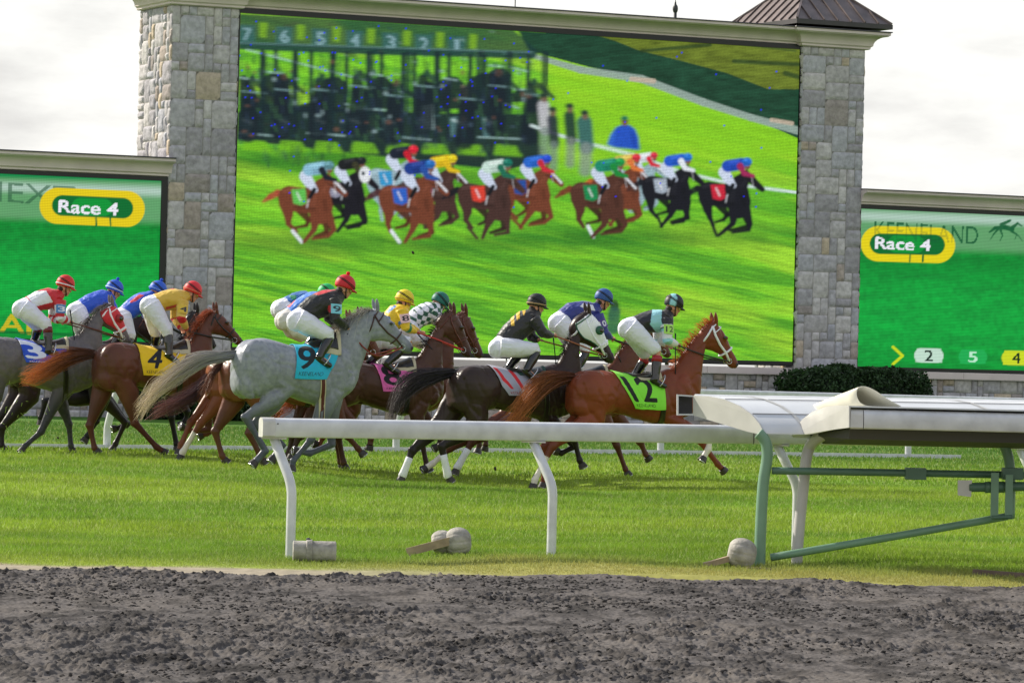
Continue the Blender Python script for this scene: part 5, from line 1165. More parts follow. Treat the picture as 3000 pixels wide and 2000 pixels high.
    for sd, bt in ((1, bit[0]), (-1, bit[1])):
        br.tube([side(.03, .4, sd), side(.2, .15, sd), side(.42, -.1, sd), side(.62, -.25, sd), bt], .0095 * bw, 7)
        br.tube([side(.05, .3, sd), side(.12, -.3, sd), side(.18, -.75, sd), side(.2, -.98, sd)], .008 * bw, 7)
    bro = br.build('bridle', ms, root)
    for bt in bit:
        m = MB(); m.tube([bt + np.array([math.cos(a) * .036, 0, math.sin(a) * .036]) for a in np.linspace(0, 6.2832, 15)], .005, 6); m.build('bit_ring', m_steel, bro)
    if H.get('hood'):
        hc, rim = H['hood']; ss = [hs2[i] for i in range(3, int(len(hs2) * .62))]
        V_ = []; na = 25
        for a, b, c_ in ss:
            for an in np.linspace(R(-122), R(122), na): V_.append(a + b * math.cos(an) * 1.07 + c_ * math.sin(an) * 1.10)
        K_ = len(ss); m = MB(); m.add(V_, [(j * na + i, j * na + i + 1, (j + 1) * na + i + 1, (j + 1) * na + i) for j in range(K_ - 1) for i in range(na - 1)]); o = m.build('blinker_hood', hc, root)
        for en in (0, na - 1): m = MB(); m.tube([V_[j * na + en] for j in range(K_)], .010, 6); m.build('hood_trim', rim, o)
        for sd in (-1, 1):
            cu = MB(); e = pol + ax * HL * .37 + nr * HL * .0 + np.array([0, sd * HL * .155, 0]); cu.ell(e, (.062, .035, .062), rot=None); oc = cu.build('eye_cup', rim, root); cu = MB(); cu.ell(e + np.array([.012, sd * .018, 0]), (.036, .024, .036)); cu.build('eye', m_eye, root)
        for k_ in (1, -2):
            m = MB(); a, b, c_ = ss[k_]; m.tube([a + b * 1.07 * math.cos(q) + c_ * 1.10 * math.sin(q) for q in np.linspace(R(-122), R(122), 25)], .011, 6); m.build('hood_trim', rim if k_ == 1 else m_whstrap, o)
    # girth and breastplate
    R_ = Horse(); R_.root = root; R_.fr = fr; R_.L = L; R_.tx = tx; R_.tz = tz; R_.bit = bit; R_.pol = pol; R_.s = s; R_.kw = kw; R_.O = O
    tris = Q if isinstance(Q, np.ndarray) else np.array([q for q in Q if len(q) == 4]); R_.bvh = BVHTree.FromPolygons([tuple(v) for v in V], [tuple(int(i) for i in f) for f in tris])
    def ray_r(u, phi, off, zc=None):
        zc = tz(1.13) if zc is None else zc; d = Vector((0, -math.cos(phi), math.sin(phi))); o = Vector((u, 0, zc)) + d * 1.2; h = R_.bvh.ray_cast(o, -d)
        if h[0] is None: return np.array([u, 0, zc]) + np.array(d) * .3
        return np.array(h[0]) + np.array(d) * off
    R_.ray_r = ray_r
    def drape(name, ub0, ub1, ut0, ut1, ph0b, ph0t, off, mt, nx, ny, ph1=None, colf=None, parent=root, flut=0.0, zcurve=None):
        """cloth from angle ph0 (near side, below) up over the back and down the far side"""
        ph1 = math.pi - ph0b if ph1 is None else ph1; V_ = []; AB = []
        for j in range(ny):
            b = j / (ny - 1); phi = ph0b + (ph1 - ph0b) * b; hgt = min(1, (math.sin(phi) - math.sin(ph0b)) / (1 - math.sin(ph0b)))
            for i in range(nx):
                a = i / (nx - 1); pb = phi
                if zcurve: pb = phi + zcurve(a) * max(0, 1 - 2 * b)
                u = lerp(lerp(ub0, ub1, a), lerp(ut0, ut1, a), hgt); q = ray_r(u, pb, off + flut * (1 - hgt) * (.5 + .5 * math.sin(a * 9 + b * 5)) * .5)
                V_.append(q); AB.append((a, hgt, 1 if b <= .5 else -1))
        V_ = np.array(V_); G = V_.reshape(ny, nx, 3)
        for _ in range(2): G[1:-1, 1:-1] = (G[1:-1, 1:-1] * 2 + G[:-2, 1:-1] + G[2:, 1:-1] + G[1:-1, :-2] + G[1:-1, 2:]) / 6
        V_ = G.reshape(-1, 3); idx = np.arange(nx * ny).reshape(ny, nx); Qc = np.stack([idx[:-1, :-1], idx[:-1, 1:], idx[1:, 1:], idx[1:, :-1]], -1).reshape(-1, 4)
        AB = np.array(AB); cc = colf(AB) if colf else None; o = mesh_np(name, V_, Qc, mt, parent, cc)
        so = o.modifiers.new('thick', 'SOLIDIFY'); so.thickness = .006; so.offset = 1; return o
    R_.drape = drape
    gu = H.get('girth_u', 1.16); gm = H.get('girth', m_leather)
    for k_, (w_, mt_, of) in enumerate(((.075, m_creamb if H.get('girth2') else gm, .008), (.045, gm, .014))):
        if k_ == 1 and not H.get('girth2'): continue
        drape('girth', tx(gu) - w_ / 2 + .02, tx(gu) + w_ / 2 + .02, tx(gu - .05) - w_ / 2, tx(gu - .05) + w_ / 2, R(-89), 0, of, mt_, 5, 40, ph1=R(269))
    # numbered saddle cloth, saddle
    if H.get('cloth'):
        tl, trt, blf, brt = [L(*p, .26 * kw) for p in H['cloth']]; num, ncol, base_c = H['num']; zc = tz(1.13)
        pb = math.asin(max(-.95, min(.9, ((blf[2] + brt[2]) / 2 - zc) / .36)))
        top_u0, top_u1 = L(*H['cloth'][0], 0)[0], L(*H['cloth'][1], 0)[0]
        nb = H.get('nb', (.14, .60, .30, .86)); dz = (blf[2] - brt[2]) / .36
        hx = H.get('lean', 0)
        def colf(AB):
            a, b, sd = AB[:, 0], AB[:, 1], AB[:, 2]; cc = np.repeat(np.array(base_c)[None], len(a), 0) * (.94 + .1 * fbm(a * 6, b * 6, 2, 3)[:, None]); aa = np.where(sd > 0, a, 1 - a)
            x0, x1, y0, y1 = nb; aa2 = aa + hx * (b - y0)
            k = text_mask(num, (aa2 - x0) / (x1 - x0), (b - y0) / (y1 - y0), .035); cc[k] = np.array(ncol)
            ww = H.get('word', (.12, .72, .08, .17))
            k = text_mask('KEENELAND', (aa - ww[0]) / (ww[1] - ww[0]), (b - ww[2]) / (ww[3] - ww[2]), -.004); cc[k] = np.array(H.get('wcol', ncol)); return cc
        drape('saddle_cloth', blf[0], brt[0], top_u0, top_u1, pb, pb, .012, m_cloth, 140, 190, colf=colf, flut=.02, zcurve=lambda a: -dz * (a - .5) * .0)
        sa = lerp(top_u0, top_u1, .30); sb = lerp(top_u0, top_u1, .95)
        drape('saddle', sa + .06, sb, sa, sb, R(60), 0, .026, H.get('saddlem', m_leather), 14, 22, ph1=R(120))
        drape('saddle_pad', sa + .16, sb + .03, sa + .08, sb + .05, R(50), 0, .018, H.get('padm', m_creamb), 14, 26, ph1=R(130))
    return R_
m_cloth = mat('saddle_cloth_mat', None, .75, bump=.12, bscale=30, sheen=.1)
m_creamb = mat('cream_felt_mat', lin(196, 186, 158), .8)

# ================================================================ JOCKEYS
m_skin = mat('skin_mat', lin(196, 140, 112), .55, var=.06, vscale=12)
m_breech = mat('white_breeches_mat', lin(222, 222, 234), .62, bump=.8, bscale=11, sheen=.1)
m_boot = mat('black_boot_mat', lin(20, 20, 24), .18, coat=.5, bump=.12, bscale=12)
m_goggle = mat('goggle_mat', lin(200, 180, 120), .12, spec=.8)
m_blackstrap = mat('black_strap_mat', lin(16, 16, 18), .5)
m_silk = mat('silk_mat', None, .46, bump=.8, bscale=11, sheen=.15)
m_hat = mat('helmet_cover_mat', None, .55, bump=.05, bscale=30)
m_hairh = mat('dark_hair_mat', lin(38, 28, 22), .7)
m_crop = mat('crop_mat', lin(30, 30, 42), .4)
def polyin(pts, X, Y):
    ins = np.zeros(X.shape, bool); n = len(pts)
    for i in range(n):
        xa, ya = pts[i]; xb, yb = pts[(i + 1) % n]; ins ^= ((ya > Y) != (yb > Y)) & (X < (xb - xa) * (Y - ya) / (yb - ya + 1e-12) + xa)
    return ins
def wrinkle(V, amp, f, seed): 
    n1 = fbm(V[:, 0] * f + V[:, 2] * f * .6 + 3, V[:, 2] * f * 1.5 - V[:, 0] * f * .4 + V[:, 1] * f, 3, seed) - .5
    return n1 * amp
def make_jockey(J, HH):
    win = J['win']; fr = HH.fr; c0 = W(win, *J['pel']); O = fr.world(fr.pl(*c0, 0.0)); Oz = O.copy(); root = empty('person', O, HYAW, J['label'], 'jockey', 'jockeys riding the racehorses')
    base = fr.pl(*c0, 0.0)
    def L(p, wd): 
        q = fr.pl(*W(win, *p), wd); return q - base
    hw, kn_w, an_w, sh_w, el_w, ha_w = .085, .21, .255, .155, .22, .075
    pel = L(J['pel'], 0); mid = L(J['mid'], 0); ch = L(J['chest'], 0); nk = L(J['neck'], 0); hc = L(J['helm'], 0)
    hip = [L(J['pel'], hw), L(J['pel'], -hw)]; dfar = np.array(J.get('dfar', (0, 0, 0)))
    def near(k, wd, d=None): return L(J[k], wd) if k in J else d
    kneN = near('knee', kn_w); ankN = near('ank', an_w); toeN = near('toe', an_w + .02); shN = near('sh', sh_w, ch + np.array([.02, -sh_w, .02])); elN = near('elb', el_w); haN = near('hand', ha_w)
    mir = lambda v, d=(0, 0, 0): np.array([v[0], -v[1], v[2]]) + np.array(d)
    kneF = near('kneeF', -kn_w, mir(kneN, (-.04, 0, .02)) if kneN is not None else None); ankF = near('ankF', -an_w, mir(ankN, (-.06, 0, .03)) if ankN is not None else None)
    toeF = near('toeF', -an_w, mir(toeN, (-.06, 0, .03)) if toeN is not None else None); shF = mir(shN); elF = near('elbF', -el_w, mir(elN, (.02, 0, 0)) if elN is not None else None); haF = near('handF', -ha_w, mir(haN, (.03, 0, .01)) if haN is not None else None)
    legs = [(hip[0], kneN, ankN, toeN), (hip[1], kneF, ankF, toeF)] if kneN is not None else []
    arms = [(shN, elN, haN), (shF, elF, haF)] if elN is not None else []
    kk = J.get('k', 1.0)
    # head frame
    tilt = R(J.get('tilt', 20)); fwd = np.array([math.cos(tilt), 0, -math.sin(tilt)]); up = np.array([math.sin(tilt), 0, math.cos(tilt)]); sdv = np.array([0, 1., 0]); RM = np.stack([fwd, sdv, up], 1)
    hp = lambda x, y, z: hc + fwd * x + sdv * y + up * z
    # ---- body: one continuous figure under the clothes
    b = MB(); b.ell(hp(-.005, 0, -.045), (.090, .074, .105), rot=RM); b.ell(hp(.030, 0, -.105), (.060, .052, .060), rot=RM); b.ell(hp(.058, 0, -.148), (.024, .026, .020), rot=RM)
    b.tube([hp(.088, 0, -.055), hp(.104, 0, -.088), hp(.092, 0, -.100)], [.010, .013, .008], 8)       # nose
    b.ell(hp(.082, 0, -.124), (.012, .022, .006), rot=RM)
    for sd in (-1, 1): b.ell(hp(-.012, sd * .074, -.080), (.018, .008, .027), rot=RM)                  # ears
    b.tube([hp(-.02, 0, -.10), nk * .7 + hp(-.02, 0, -.1) * .3, nk, ch], [.052, .050, .054, .07], 12)
    b.tube([pel, mid, ch * .9 + nk * .1, nk], [.10, .095, .10, .06], 14, lat=[.13, .12, .14, .07])
    for (h_, k_, a_, t_) in legs: b.tube([h_, h_ * .5 + k_ * .5, k_, k_ * .6 + a_ * .4, a_], [.085, .072, .05, .046, .034], 12); b.tube([a_, a_ * .4 + t_ * .6, t_], [.034, .032, .018], 8)
    for (s_, e_, h_) in arms:
        b.tube([s_, s_ * .5 + e_ * .5, e_, e_ * .5 + h_ * .5, h_], [.052, .042, .036, .031, .023], 10)
        d = h_ - e_; d /= np.linalg.norm(d); pc = h_ + d * .035; dn = np.array([d[2], 0, -d[0]]) * (1 if d[0] > 0 else -1)
        b.ell(pc, (.042, .018, .030), rot=np.stack([d, sdv, -dn], 1))
        sgn = -1 if s_[1] < 0 else 1
        for f in range(4):      # four curled fingers round the rein, thumb on top
            k0 = pc + d * (.028 - .004 * abs(f - 1.5)) + dn * (-.026 + .017 * f) + sdv * sgn * .004
            k1 = k0 + d * .022 + sdv * (-sgn) * .012; k2 = k1 - d * .004 + sdv * (-sgn) * .024; k3 = k2 - d * .022
            b.tube([k0, k1, k2, k3], [.0095, .009, .0082, .007], 7)
        b.tube([pc - d * .012 - dn * .022, pc + d * .014 - dn * .036 - sdv * sgn * .008, pc + d * .038 - dn * .030 - sdv * sgn * .014], [.011, .010, .008], 7)
    V, Q = union(b, .0072, 2); body = mesh_np('body', V, Q, m_skin, root)
    # ---- silks
    m = MB(); th = J.get('thick', 1.0)
    w0 = pel * .62 + mid * .38
    m.tube([w0, mid, mid * .4 + ch * .6, ch, ch * .45 + nk * .55, nk + (hc - nk) * .10], np.array([.128, .142, .152, .146, .100, .062]) * th, 18, lat=[.140, .158, .172, .176, .12, .066])
    m.tube([shF * .95, ch + np.array([0, 0, .02]), shN * .95], [.075, .10, .075], 14, up=(0, 0, 1))
    for (s_, e_, h_) in arms:
        wr = e_ + (h_ - e_) * .90; m.tube([s_, s_ * .5 + e_ * .5, e_, e_ * .5 + wr * .5, wr], [.088, .080, .068, .060, .038], 14)
    V, Q = union(m, .0095, 2); V[:, 1] += wrinkle(V, .024, 9, 3) * np.sign(-V[:, 1] + 1e-6) * -1; V[:, 2] += wrinkle(V, .020, 11, 5)
    Wp = fr.world(V + base)
    cols = J['silk'](V, root, project(Wp), dict(pel=pel, mid=mid, ch=ch, nk=nk, sh=shN, el=elN, ha=haN, base=base, fr=fr, win=win, arms=arms))
    mesh_np('racing_silks', V, Q, m_silk, root, cols)
    # ---- breeches
    m = MB(); but = pel + np.array([-.03, 0, .0])
    m.tube([pel + (mid - pel) * .62, pel + (mid - pel) * .25, pel, pel - (mid - pel) * .18], [.112, .128, .13, .10], 16, lat=[.135, .155, .165, .13])
    for i, (h_, k_, a_, t_) in enumerate(legs):
        bp = pel * .45 + h_ * .55 + np.array([-.035, 0, -.02]); m.ell(bp, (.128, .105, .132)); e = k_ + (a_ - k_) * J.get('breech_end', .16)
        m.tube([h_, h_ * .72 + k_ * .28, h_ * .38 + k_ * .62, k_ * .94 + h_ * .06, e], [.132, .134, .110, .090, .066], 16)
    if not legs:
        for sd in (-1, 1): m.ell(pel + np.array([-.035, sd * .06, -.02]), (.12, .10, .13)); m.tube([pel + np.array([0, sd * .08, 0]), pel + np.array([.12, sd * .15, -.16]), pel + np.array([.30, sd * .20, -.24])], [.115, .10, .075], 14)
    V, Q = union(m, .0095, 3); V[:, 1] += wrinkle(V, .020, 11, 13); V[:, 2] += wrinkle(V, .016, 12, 23); mesh_np('breeches', V, Q, J.get('breech', m_breech), root)
    # ---- boots
    for (h_, k_, a_, t_) in legs:
        m = MB(); s0 = k_ + (a_ - k_) * J.get('boot_top', .14); d = (t_ - a_) / (np.linalg.norm(t_ - a_) + 1e-9)
        m.tube([s0, s0 * .6 + a_ * .4, s0 * .2 + a_ * .8, a_ + (a_ - s0) * .06], [.064, .066, .055, .052], 14); dn = np.array([0, 0, -1.])
        sl = np.cross(sdv, d); sl = sl if sl[2] < 0 else -sl
        m.tube([a_ - d * .05 + sl * .02, a_ + sl * .022, a_ * .45 + t_ * .55 + sl * .022, t_ + sl * .01, t_ + d * .02 + sl * .01], [.042, .052, .044, .036, .014], 12, lat=[.036, .044, .046, .042, .018])
        V, Q = union(m, .008, 2); bo_ = mesh_np('boot', V, Q, m_boot, root)
        if J.get('boot_cuff'):
            m = MB(); m.tube([s0 - (a_ - s0) * .02, s0 + (a_ - s0) * .24], [.069, .070], 16); m.build('boot_cuff', J['boot_cuff'], bo_)
        # stirrup iron
        m = MB(); c_ = a_ * .45 + t_ * .55; q = [c_ + sdv * x * .062 + (-sl) * z for x, z in ((-.9, -.045), (-1, -.02), (-.85, .05), (-.3, .10), (0, .115), (.3, .10), (.85, .05), (1, -.02), (.9, -.045), (-.9, -.045))]
        m.tube(q, .0075, 7); m.build('stirrup', m_steel, HH.root).location = base
    # ---- helmet
    n = 28; mm = 16; V = []; Fc = []; hx, hy, hz = .132, .112, .128
    for j in range(mm + 1):
        ph = R(112) * j / mm
        for i in range(n):
            a = 2 * math.pi * i / n; V.append((hx * math.sin(ph) * math.cos(a), hy * math.sin(ph) * math.sin(a), hz * math.cos(ph)))
    Fc = [(j * n + i, (j + 1) * n + i, (j + 1) * n + (i + 1) % n, j * n + (i + 1) % n) for j in range(mm) for i in range(n)]
    nb = len(V); V += [(v[0] * .86, v[1] * .86, v[2] * .86) for v in V[mm * n:]]; Fc += [(mm * n + i, nb + i, nb + (i + 1) % n, mm * n + (i + 1) % n) for i in range(n)]
    V = np.array(V); cap = np.array(J['cap']); cc = np.repeat(cap[None], len(V), 0)
    if 'capf' in J: cc = J['capf'](V, cc)
    Vw = V @ RM.T + hc; hel = mesh_np('helmet', Vw, Fc, m_hat, root, cc)
    m = MB(); pk = []          # peak
    for i in range(13):
        a = R(-58 + 116 * i / 12); pk.append((a, 1.0))
    Vp = []
    for a, _ in pk:
        for (rx, z) in ((.98, -.030), (1.0 + .34 * math.cos(a) ** 2, -.052)):
            Vp.append(hp(hx * rx * math.cos(a), hy * rx * math.sin(a) * (1.0), z))
        for (rx, z) in ((.98, -.040), (1.0 + .34 * math.cos(a) ** 2, -.058)):
            Vp.append(hp(hx * rx * math.cos(a), hy * rx * math.sin(a), z))
    Fp = []
    for i in range(12):
        a = i * 4; b_ = a + 4; Fp += [(a, a + 1, b_ + 1, b_), (a + 3, a + 2, b_ + 2, b_ + 3), (a + 1, a + 3, b_ + 3, b_ + 1)]
    m.add(Vp, Fp); m.build('peak', mat('peak_mat', J.get('peak', J['cap']), .5), hel)
    def hloop(z0, tiltz, k, r_, mt, nm):
        m = MB(); pts = []
        for a in np.linspace(0, 2 * math.pi, 31):
            z = z0 + tiltz * math.cos(a); s_ = math.sqrt(max(.05, 1 - (z / hz) ** 2)); pts.append(hp(hx * s_ * math.cos(a) * k, hy * s_ * math.sin(a) * k, z))
        m.tube(pts, r_, 6); return m.build(nm, mt, hel)
    if J.get('band') is not None: hloop(-.018, .0, 1.02, .009, mat('band_mat', J['band'], .6), 'band')
    hloop(.012, -.050, 1.03, .0055, m_blackstrap, 'goggle_strap'); hloop(.030, -.045, 1.02, .0045, m_blackstrap, 'goggle_strap')
    if J.get('pom') is not None: m = MB(); m.ell(hp(-.005, 0, hz + .018), (.026, .026, .024)); m.build('pompom', mat('pompom_mat', J['pom'], .9, bump=.6, bscale=90), hel)
    m = MB()
    for sd in (-1, 1): m.tube([hp(.0, sd * .092, -.05), hp(.012, sd * .080, -.10), hp(.045, sd * .04, -.158), hp(.05, 0, -.166)], .008, 6)
    m.build('chin_strap', m_blackstrap, hel)
    m = MB(); m.ell(hp(.078, .030, -.052), (.022, .034, .024), rot=RM); m.ell(hp(.078, -.030, -.052), (.022, .034, .024), rot=RM); m.build('goggles', m_goggle, hel)
    m = MB(); m.ell(hp(-.045, 0, -.085), (.052, .068, .050), rot=RM); m.build('hair', J.get('hair', m_hairh), root)
    # ---- arm badge with the number
    if J.get('badge'):
        t, bc, tc_ = J['badge']; e = elN; s_ = shN; cpt = s_ * .52 + e * .48; ad = (e - s_) / np.linalg.norm(e - s_); nx = 26; nz_ = 30; V_ = []; cc = []
        if ad[0] < -.2 or True: wdir = np.array([-ad[2], 0, ad[0]]); wdir = wdir if wdir[0] > 0 else -wdir
        for j in range(nz_):
            for i in range(nx):
                a, b_ = i / (nx - 1), j / (nz_ - 1); an = (a - .5) * R(110); rr = .090
                V_.append(cpt + wdir * math.sin(an) * rr + np.array([0, -1., 0]) * math.cos(an) * rr + ad * (.5 - b_) * .125)
                inside = text_mask(t, np.array([(a - .2) / .6]), np.array([(b_ - .2) / .6]), .03)[0]; cc.append(tc_ if inside else bc)
        idx = np.arange(nx * nz_).reshape(nz_, nx); Qb = np.stack([idx[:-1, :-1], idx[:-1, 1:], idx[1:, 1:], idx[1:, :-1]], -1).reshape(-1, 4); mesh_np('number_badge', np.array(V_), Qb, m_silk, root, np.array(cc))
    # ---- reins from the bit to the hands
    for (s_, e_, h_), bt, sd in zip(arms, (HH.bit[1], HH.bit[0]), (1, -1)):
        p0 = h_ + base; p1 = bt; sg = J.get('sag', .03); mp_ = p0 * .5 + p1 * .5 + np.array([0, -sd * .06, -sg]); m = MB(); pts = catmull([p0, p0 * .75 + p1 * .25 + np.array([0, -sd * .05, -sg * .75]), mp_, p0 * .25 + p1 * .75 + np.array([0, -sd * .04, -sg * .6]), p1], 3)
        m.tube(pts, .013, 8, lat=.006, up=(0, 1, 0)) if False else m.tube(pts, .0105, 7); m.build('rein', J.get('rein', m_leather), HH.root)
    if J.get('crop'):
        a, b_ = [L(p, ha_w + .03) for p in J['crop'][:2]]; cr = empty('riding_crop', fr.world(a + base), HYAW, J['crop'][2], 'riding crop', 'riding crops held by the jockeys')
        m = MB(); m.tube([a * 0, (b_ - a) * .25, (b_ - a)], [.011, .008, .006], 8); sh_ = m.build('shaft', m_crop, cr); m = MB(); m.obox((b_ - a) * .93, (b_ - a) * 1.03, .006, .022, up=(1, 0, .1)); m.build('flap', m_leather, cr, smooth=False)
    return root
# ================================================================ THE FIELD
def Dn(*p): return W('D', *p)
def lg(kind, sd, win, *pts): return (kind, sd, [W(win, *p) if not isinstance(p[0], str) else W(*p) for p in pts])
chestnut = np.array(lin(122, 59, 36)); chestnut2 = np.array(lin(94, 55, 42)); bay = np.array(lin(82, 54, 44)); dkbay = np.array(lin(54, 40, 37)); black = np.array(lin(38, 34, 36)); grey = np.array(lin(144, 147, 157)); dkgrey = np.array(lin(106, 100, 103))
BLK = lin(22, 20, 24)
HS = {}
HS[12] = dict(s=222, tr=(1650, 2046, 1082, 1240), poll=(2088, 944), muz=(2163, 1072), coat=chestnut, dark=np.array(lin(96, 48, 30)), pts=.35, muzdark=.5,
    label='bright chestnut horse with lime green number 12 cloth and white bridle', mane=(lin(170, 84, 44), lin(206, 120, 70)), maneup=.75, manelen=1.1, strap=m_whstrap,
    tail=[(1672, 1104), (1640, 1108), (1598, 1122), (1552, 1162), (1515, 1212), (1484, 1248)], tc=(lin(84, 42, 26), lin(208, 128, 70)), tsp=[.05, .08, .11, .135, .125, .08], tn=620,
    legs=[lg('h', 1, 'D', (820, 400), (400, 690), (222, 1030), (205, 1112)), lg('h', -1, 'D', (740, 390), (320, 700), (318, 1020), (300, 1100)),
          lg('f', 1, 'D', (1500, 400), (1955, 610), (1938, 720), (1868, 840)), lg('f', -1, 'D', (1560, 400), (1850, 640), (2020, 870), (2092, 945))], sock={('h', 1): 'white', ('f', 1): 'white'},
    cloth=[(1788, 1088), (1925, 1092), (1862, 1221), (1950, 1192)], num=('12', lin(24, 28, 30), lin(140, 232, 66)), nb=(.10, .72, .24, .90), word=(.08, .66, .07, .16), lean=.05, girth=m_leather)
HS[11] = dict(s=222, tr=(1300, 1712, 1068, 1228), poll=(1716, 915), muz=(1801, 1056), coat=dkbay, dark=np.array(lin(34, 28, 30)), pts=.9,
    label='very dark brown horse with grey number 11 cloth and white blinker hood', mane=(lin(34, 28, 30), lin(50, 42, 42)), maneup=.2, manelen=.6, strap=m_whstrap, hood=(mat('white_hood_mat', lin(222, 226, 224), .6, bump=.1), mat('green_trim_mat', lin(30, 84, 62), .5)),
    tail=[(1322, 1090), (1285, 1098), (1230, 1112), (1185, 1140), (1155, 1190), (1145, 1235)], tc=(lin(36, 32, 38), lin(72, 62, 66)), tsp=[.04, .07, .11, .14, .13, .09], tn=650,
    legs=[lg('h', 1, 'C', (1560, 560), (1150, 810), (1225, 1150), (1262, 1222)), lg('h', -1, 'C', (1180, 520), (815, 860), (702, 1150), (675, 1222)),
          lg('f', 1, 'D', (310, 380), (618, 640), (668, 830), (705, 905)), lg('f', -1, 'D', (300, 390), (620, 690), (480, 765), (420, 735))], sock={('h', 1): 'bandage', ('h', -1): 'bandage'},
    cloth=[(1428, 1062), (1588, 1060), (1490, 1172), (1580, 1150)], num=('11', lin(214, 40, 50), lin(168, 168, 186)), nb=(.16, .50, .30, .92), word=(.10, .70, .07, .17), lean=.22, wcol=lin(160, 50, 60), padm=mat('green_pad_mat', lin(40, 76, 66), .7))
HS[9] = dict(s=236, tr=(668, 1046, 990, 1187), poll=(1096, 908), muz=(1213, 1022), coat=grey, dark=np.array(lin(66, 70, 80)), pts=.95, ptz=1.0, dapple=lin(98, 102, 116), muzdark=.65,
    label='light dapple grey horse with turquoise number 9 cloth', mane=(lin(96, 92, 92), lin(190, 184, 176)), maneup=.25, manelen=1.5, maneside=.6, strap=mat('bridle_brown_mat', lin(66, 40, 34), .45),
    tail=[(690, 1038), (645, 1046), (580, 1062), (515, 1100), (450, 1150), (405, 1212)], tc=(lin(152, 154, 164), lin(204, 182, 150)), tsp=[.05, .065, .10, .125, .10, .04], tn=620,
    legs=[lg('h', 1, 'B', (1360, 140), (860, 480), (1090, 860), (935, 1030)), lg('h', -1, 'B', (1280, 200), (960, 560), (1290, 790), (1150, 985)),
          lg('f', 1, 'B', (1760, 400), (1610, 740), (1410, 980), (1385, 1090)), lg('f', -1, 'B', (1830, 420), (1845, 790), (1600, 890), (1410, 865))], sock={},
    cloth=[(854, 988), (985, 1010), (862, 1098), (955, 1128)], num=('9', lin(22, 30, 40), lin(30, 176, 214)), nb=(.06, .44, .34, .94), word=(.10, .80, .12, .24), lean=.0, girth=mat('maroon_girth_mat', lin(86, 30, 30), .6), girth2=True)
HS[8] = dict(s=214, tr=(905, 1298, 1052, 1214), poll=(1322, 912), muz=(1383, 1042), coat=bay, dark=np.array(lin(50, 38, 34)), pts=.7,
    label='brown bay horse with pink number 8 cloth and a black mane', mane=(BLK, lin(44, 36, 36)), maneup=.55, manelen=.9,
    tail=[(925, 1085), (900, 1120), (870, 1160), (835, 1190), (805, 1210)], tc=(lin(90, 44, 26), lin(190, 104, 56)), tsp=[.04, .07, .08, .07, .03], tn=350,
    legs=[lg('h', 1, 'B', (1720, 330), (1470, 700), (1400, 880), (1375, 960)), lg('h', -1, 'B', (1560, 330), (1400, 720), (1350, 900), (1350, 1000)),
          lg('f', 1, 'C', (870, 440), (930, 770), (985, 1030), (1015, 1098)), lg('f', -1, 'C', (900, 430), (1140, 700), (1120, 800), (1060, 840))], sock={},
    cloth=[(1090, 1064), (1206, 1052), (1120, 1168), (1205, 1130)], num=('8', lin(24, 22, 30), lin(232, 104, 180)), nb=(.12, .62, .28, .95), word=(.12, .78, .08, .17), lean=.05)
HS[10] = dict(s=213, tr=(1470, 1855, 1075, 1228), poll=(1905, 938), muz=(1966, 1042), coat=np.array(lin(98, 54, 38)), dark=np.array(lin(62, 38, 32)), pts=.4,
    label='reddish brown horse almost hidden behind the number 12 horse, purple cloth', mane=(lin(90, 44, 30), lin(120, 60, 40)), maneup=.2, manelen=.6, tail=None,
    legs=[lg('h', 1, 'C', (2050, 500), (1500, 760), (1330, 1060), (1300, 1132)), lg('h', -1, 'C', (1900, 500), (1240, 830), (1050, 1010), (930, 1085)),
          lg('f', 1, 'D', (900, 380), (1035, 690), (1120, 920), (1150, 985)), lg('f', -1, 'D', (1000, 380), (1265, 660), (1310, 770), (1350, 828))], sock={('h', 1): 'bandage', ('h', -1): 'white'},
    cloth=[(1640, 1072), (1770, 1040), (1680, 1150), (1760, 1120)], num=('10', lin(230, 230, 240), lin(84, 56, 168)))
HS[1] = dict(s=209, tr=(940, 1330, 1050, 1210), poll=(1357, 915), muz=(1416, 1044), coat=np.array(lin(90, 54, 40)), dark=np.array(lin(60, 40, 34)), pts=.6,
    label='brown horse on the far side with its head just beyond the number 8 horse', mane=(lin(60, 36, 30), lin(90, 52, 40)), maneup=.3, manelen=.6, tail=None,
    legs=[lg('h', 1, 'B', (2060, 400), (1925, 700), (1985, 1000), (2012, 1076)), lg('h', -1, 'B', (1950, 400), (1900, 720), (1950, 990), (1975, 1070)),
          lg('f', 1, 'C', (1500, 420), (1600, 680), (1590, 790), (1560, 890)), lg('f', -1, 'C', (1540, 420), (1660, 670), (1655, 790), (1640, 860))], sock={})
HS[6] = dict(s=218, tr=(632, 1010, 1030, 1190), poll=(1052, 926), muz=(1118, 1046), coat=np.array(lin(104, 60, 42)), dark=np.array(lin(66, 42, 34)), pts=.55,
    label='brown horse hidden behind the grey horse, its rump and hind legs showing', mane=(BLK, lin(50, 40, 38)), maneup=.3, manelen=.8,
    tail=[(648, 1060), (630, 1085), (612, 1120), (590, 1150)], tc=(lin(60, 36, 30), lin(120, 70, 50)), tsp=[.03, .05, .06, .03], tn=200,
    legs=[lg('h', 1, 'B', (1050, 330), (900, 660), (1020, 900), (1085, 1010)), lg('h', -1, 'B', (720, 300), (510, 640), (590, 920), (645, 1000)),
          lg('f', 1, 'B', (1900, 420), (2040, 700), (2150, 830), (2220, 915)), lg('f', -1, 'B', (1950, 420), (2200, 640), (2300, 720), (2275, 850))], sock={})
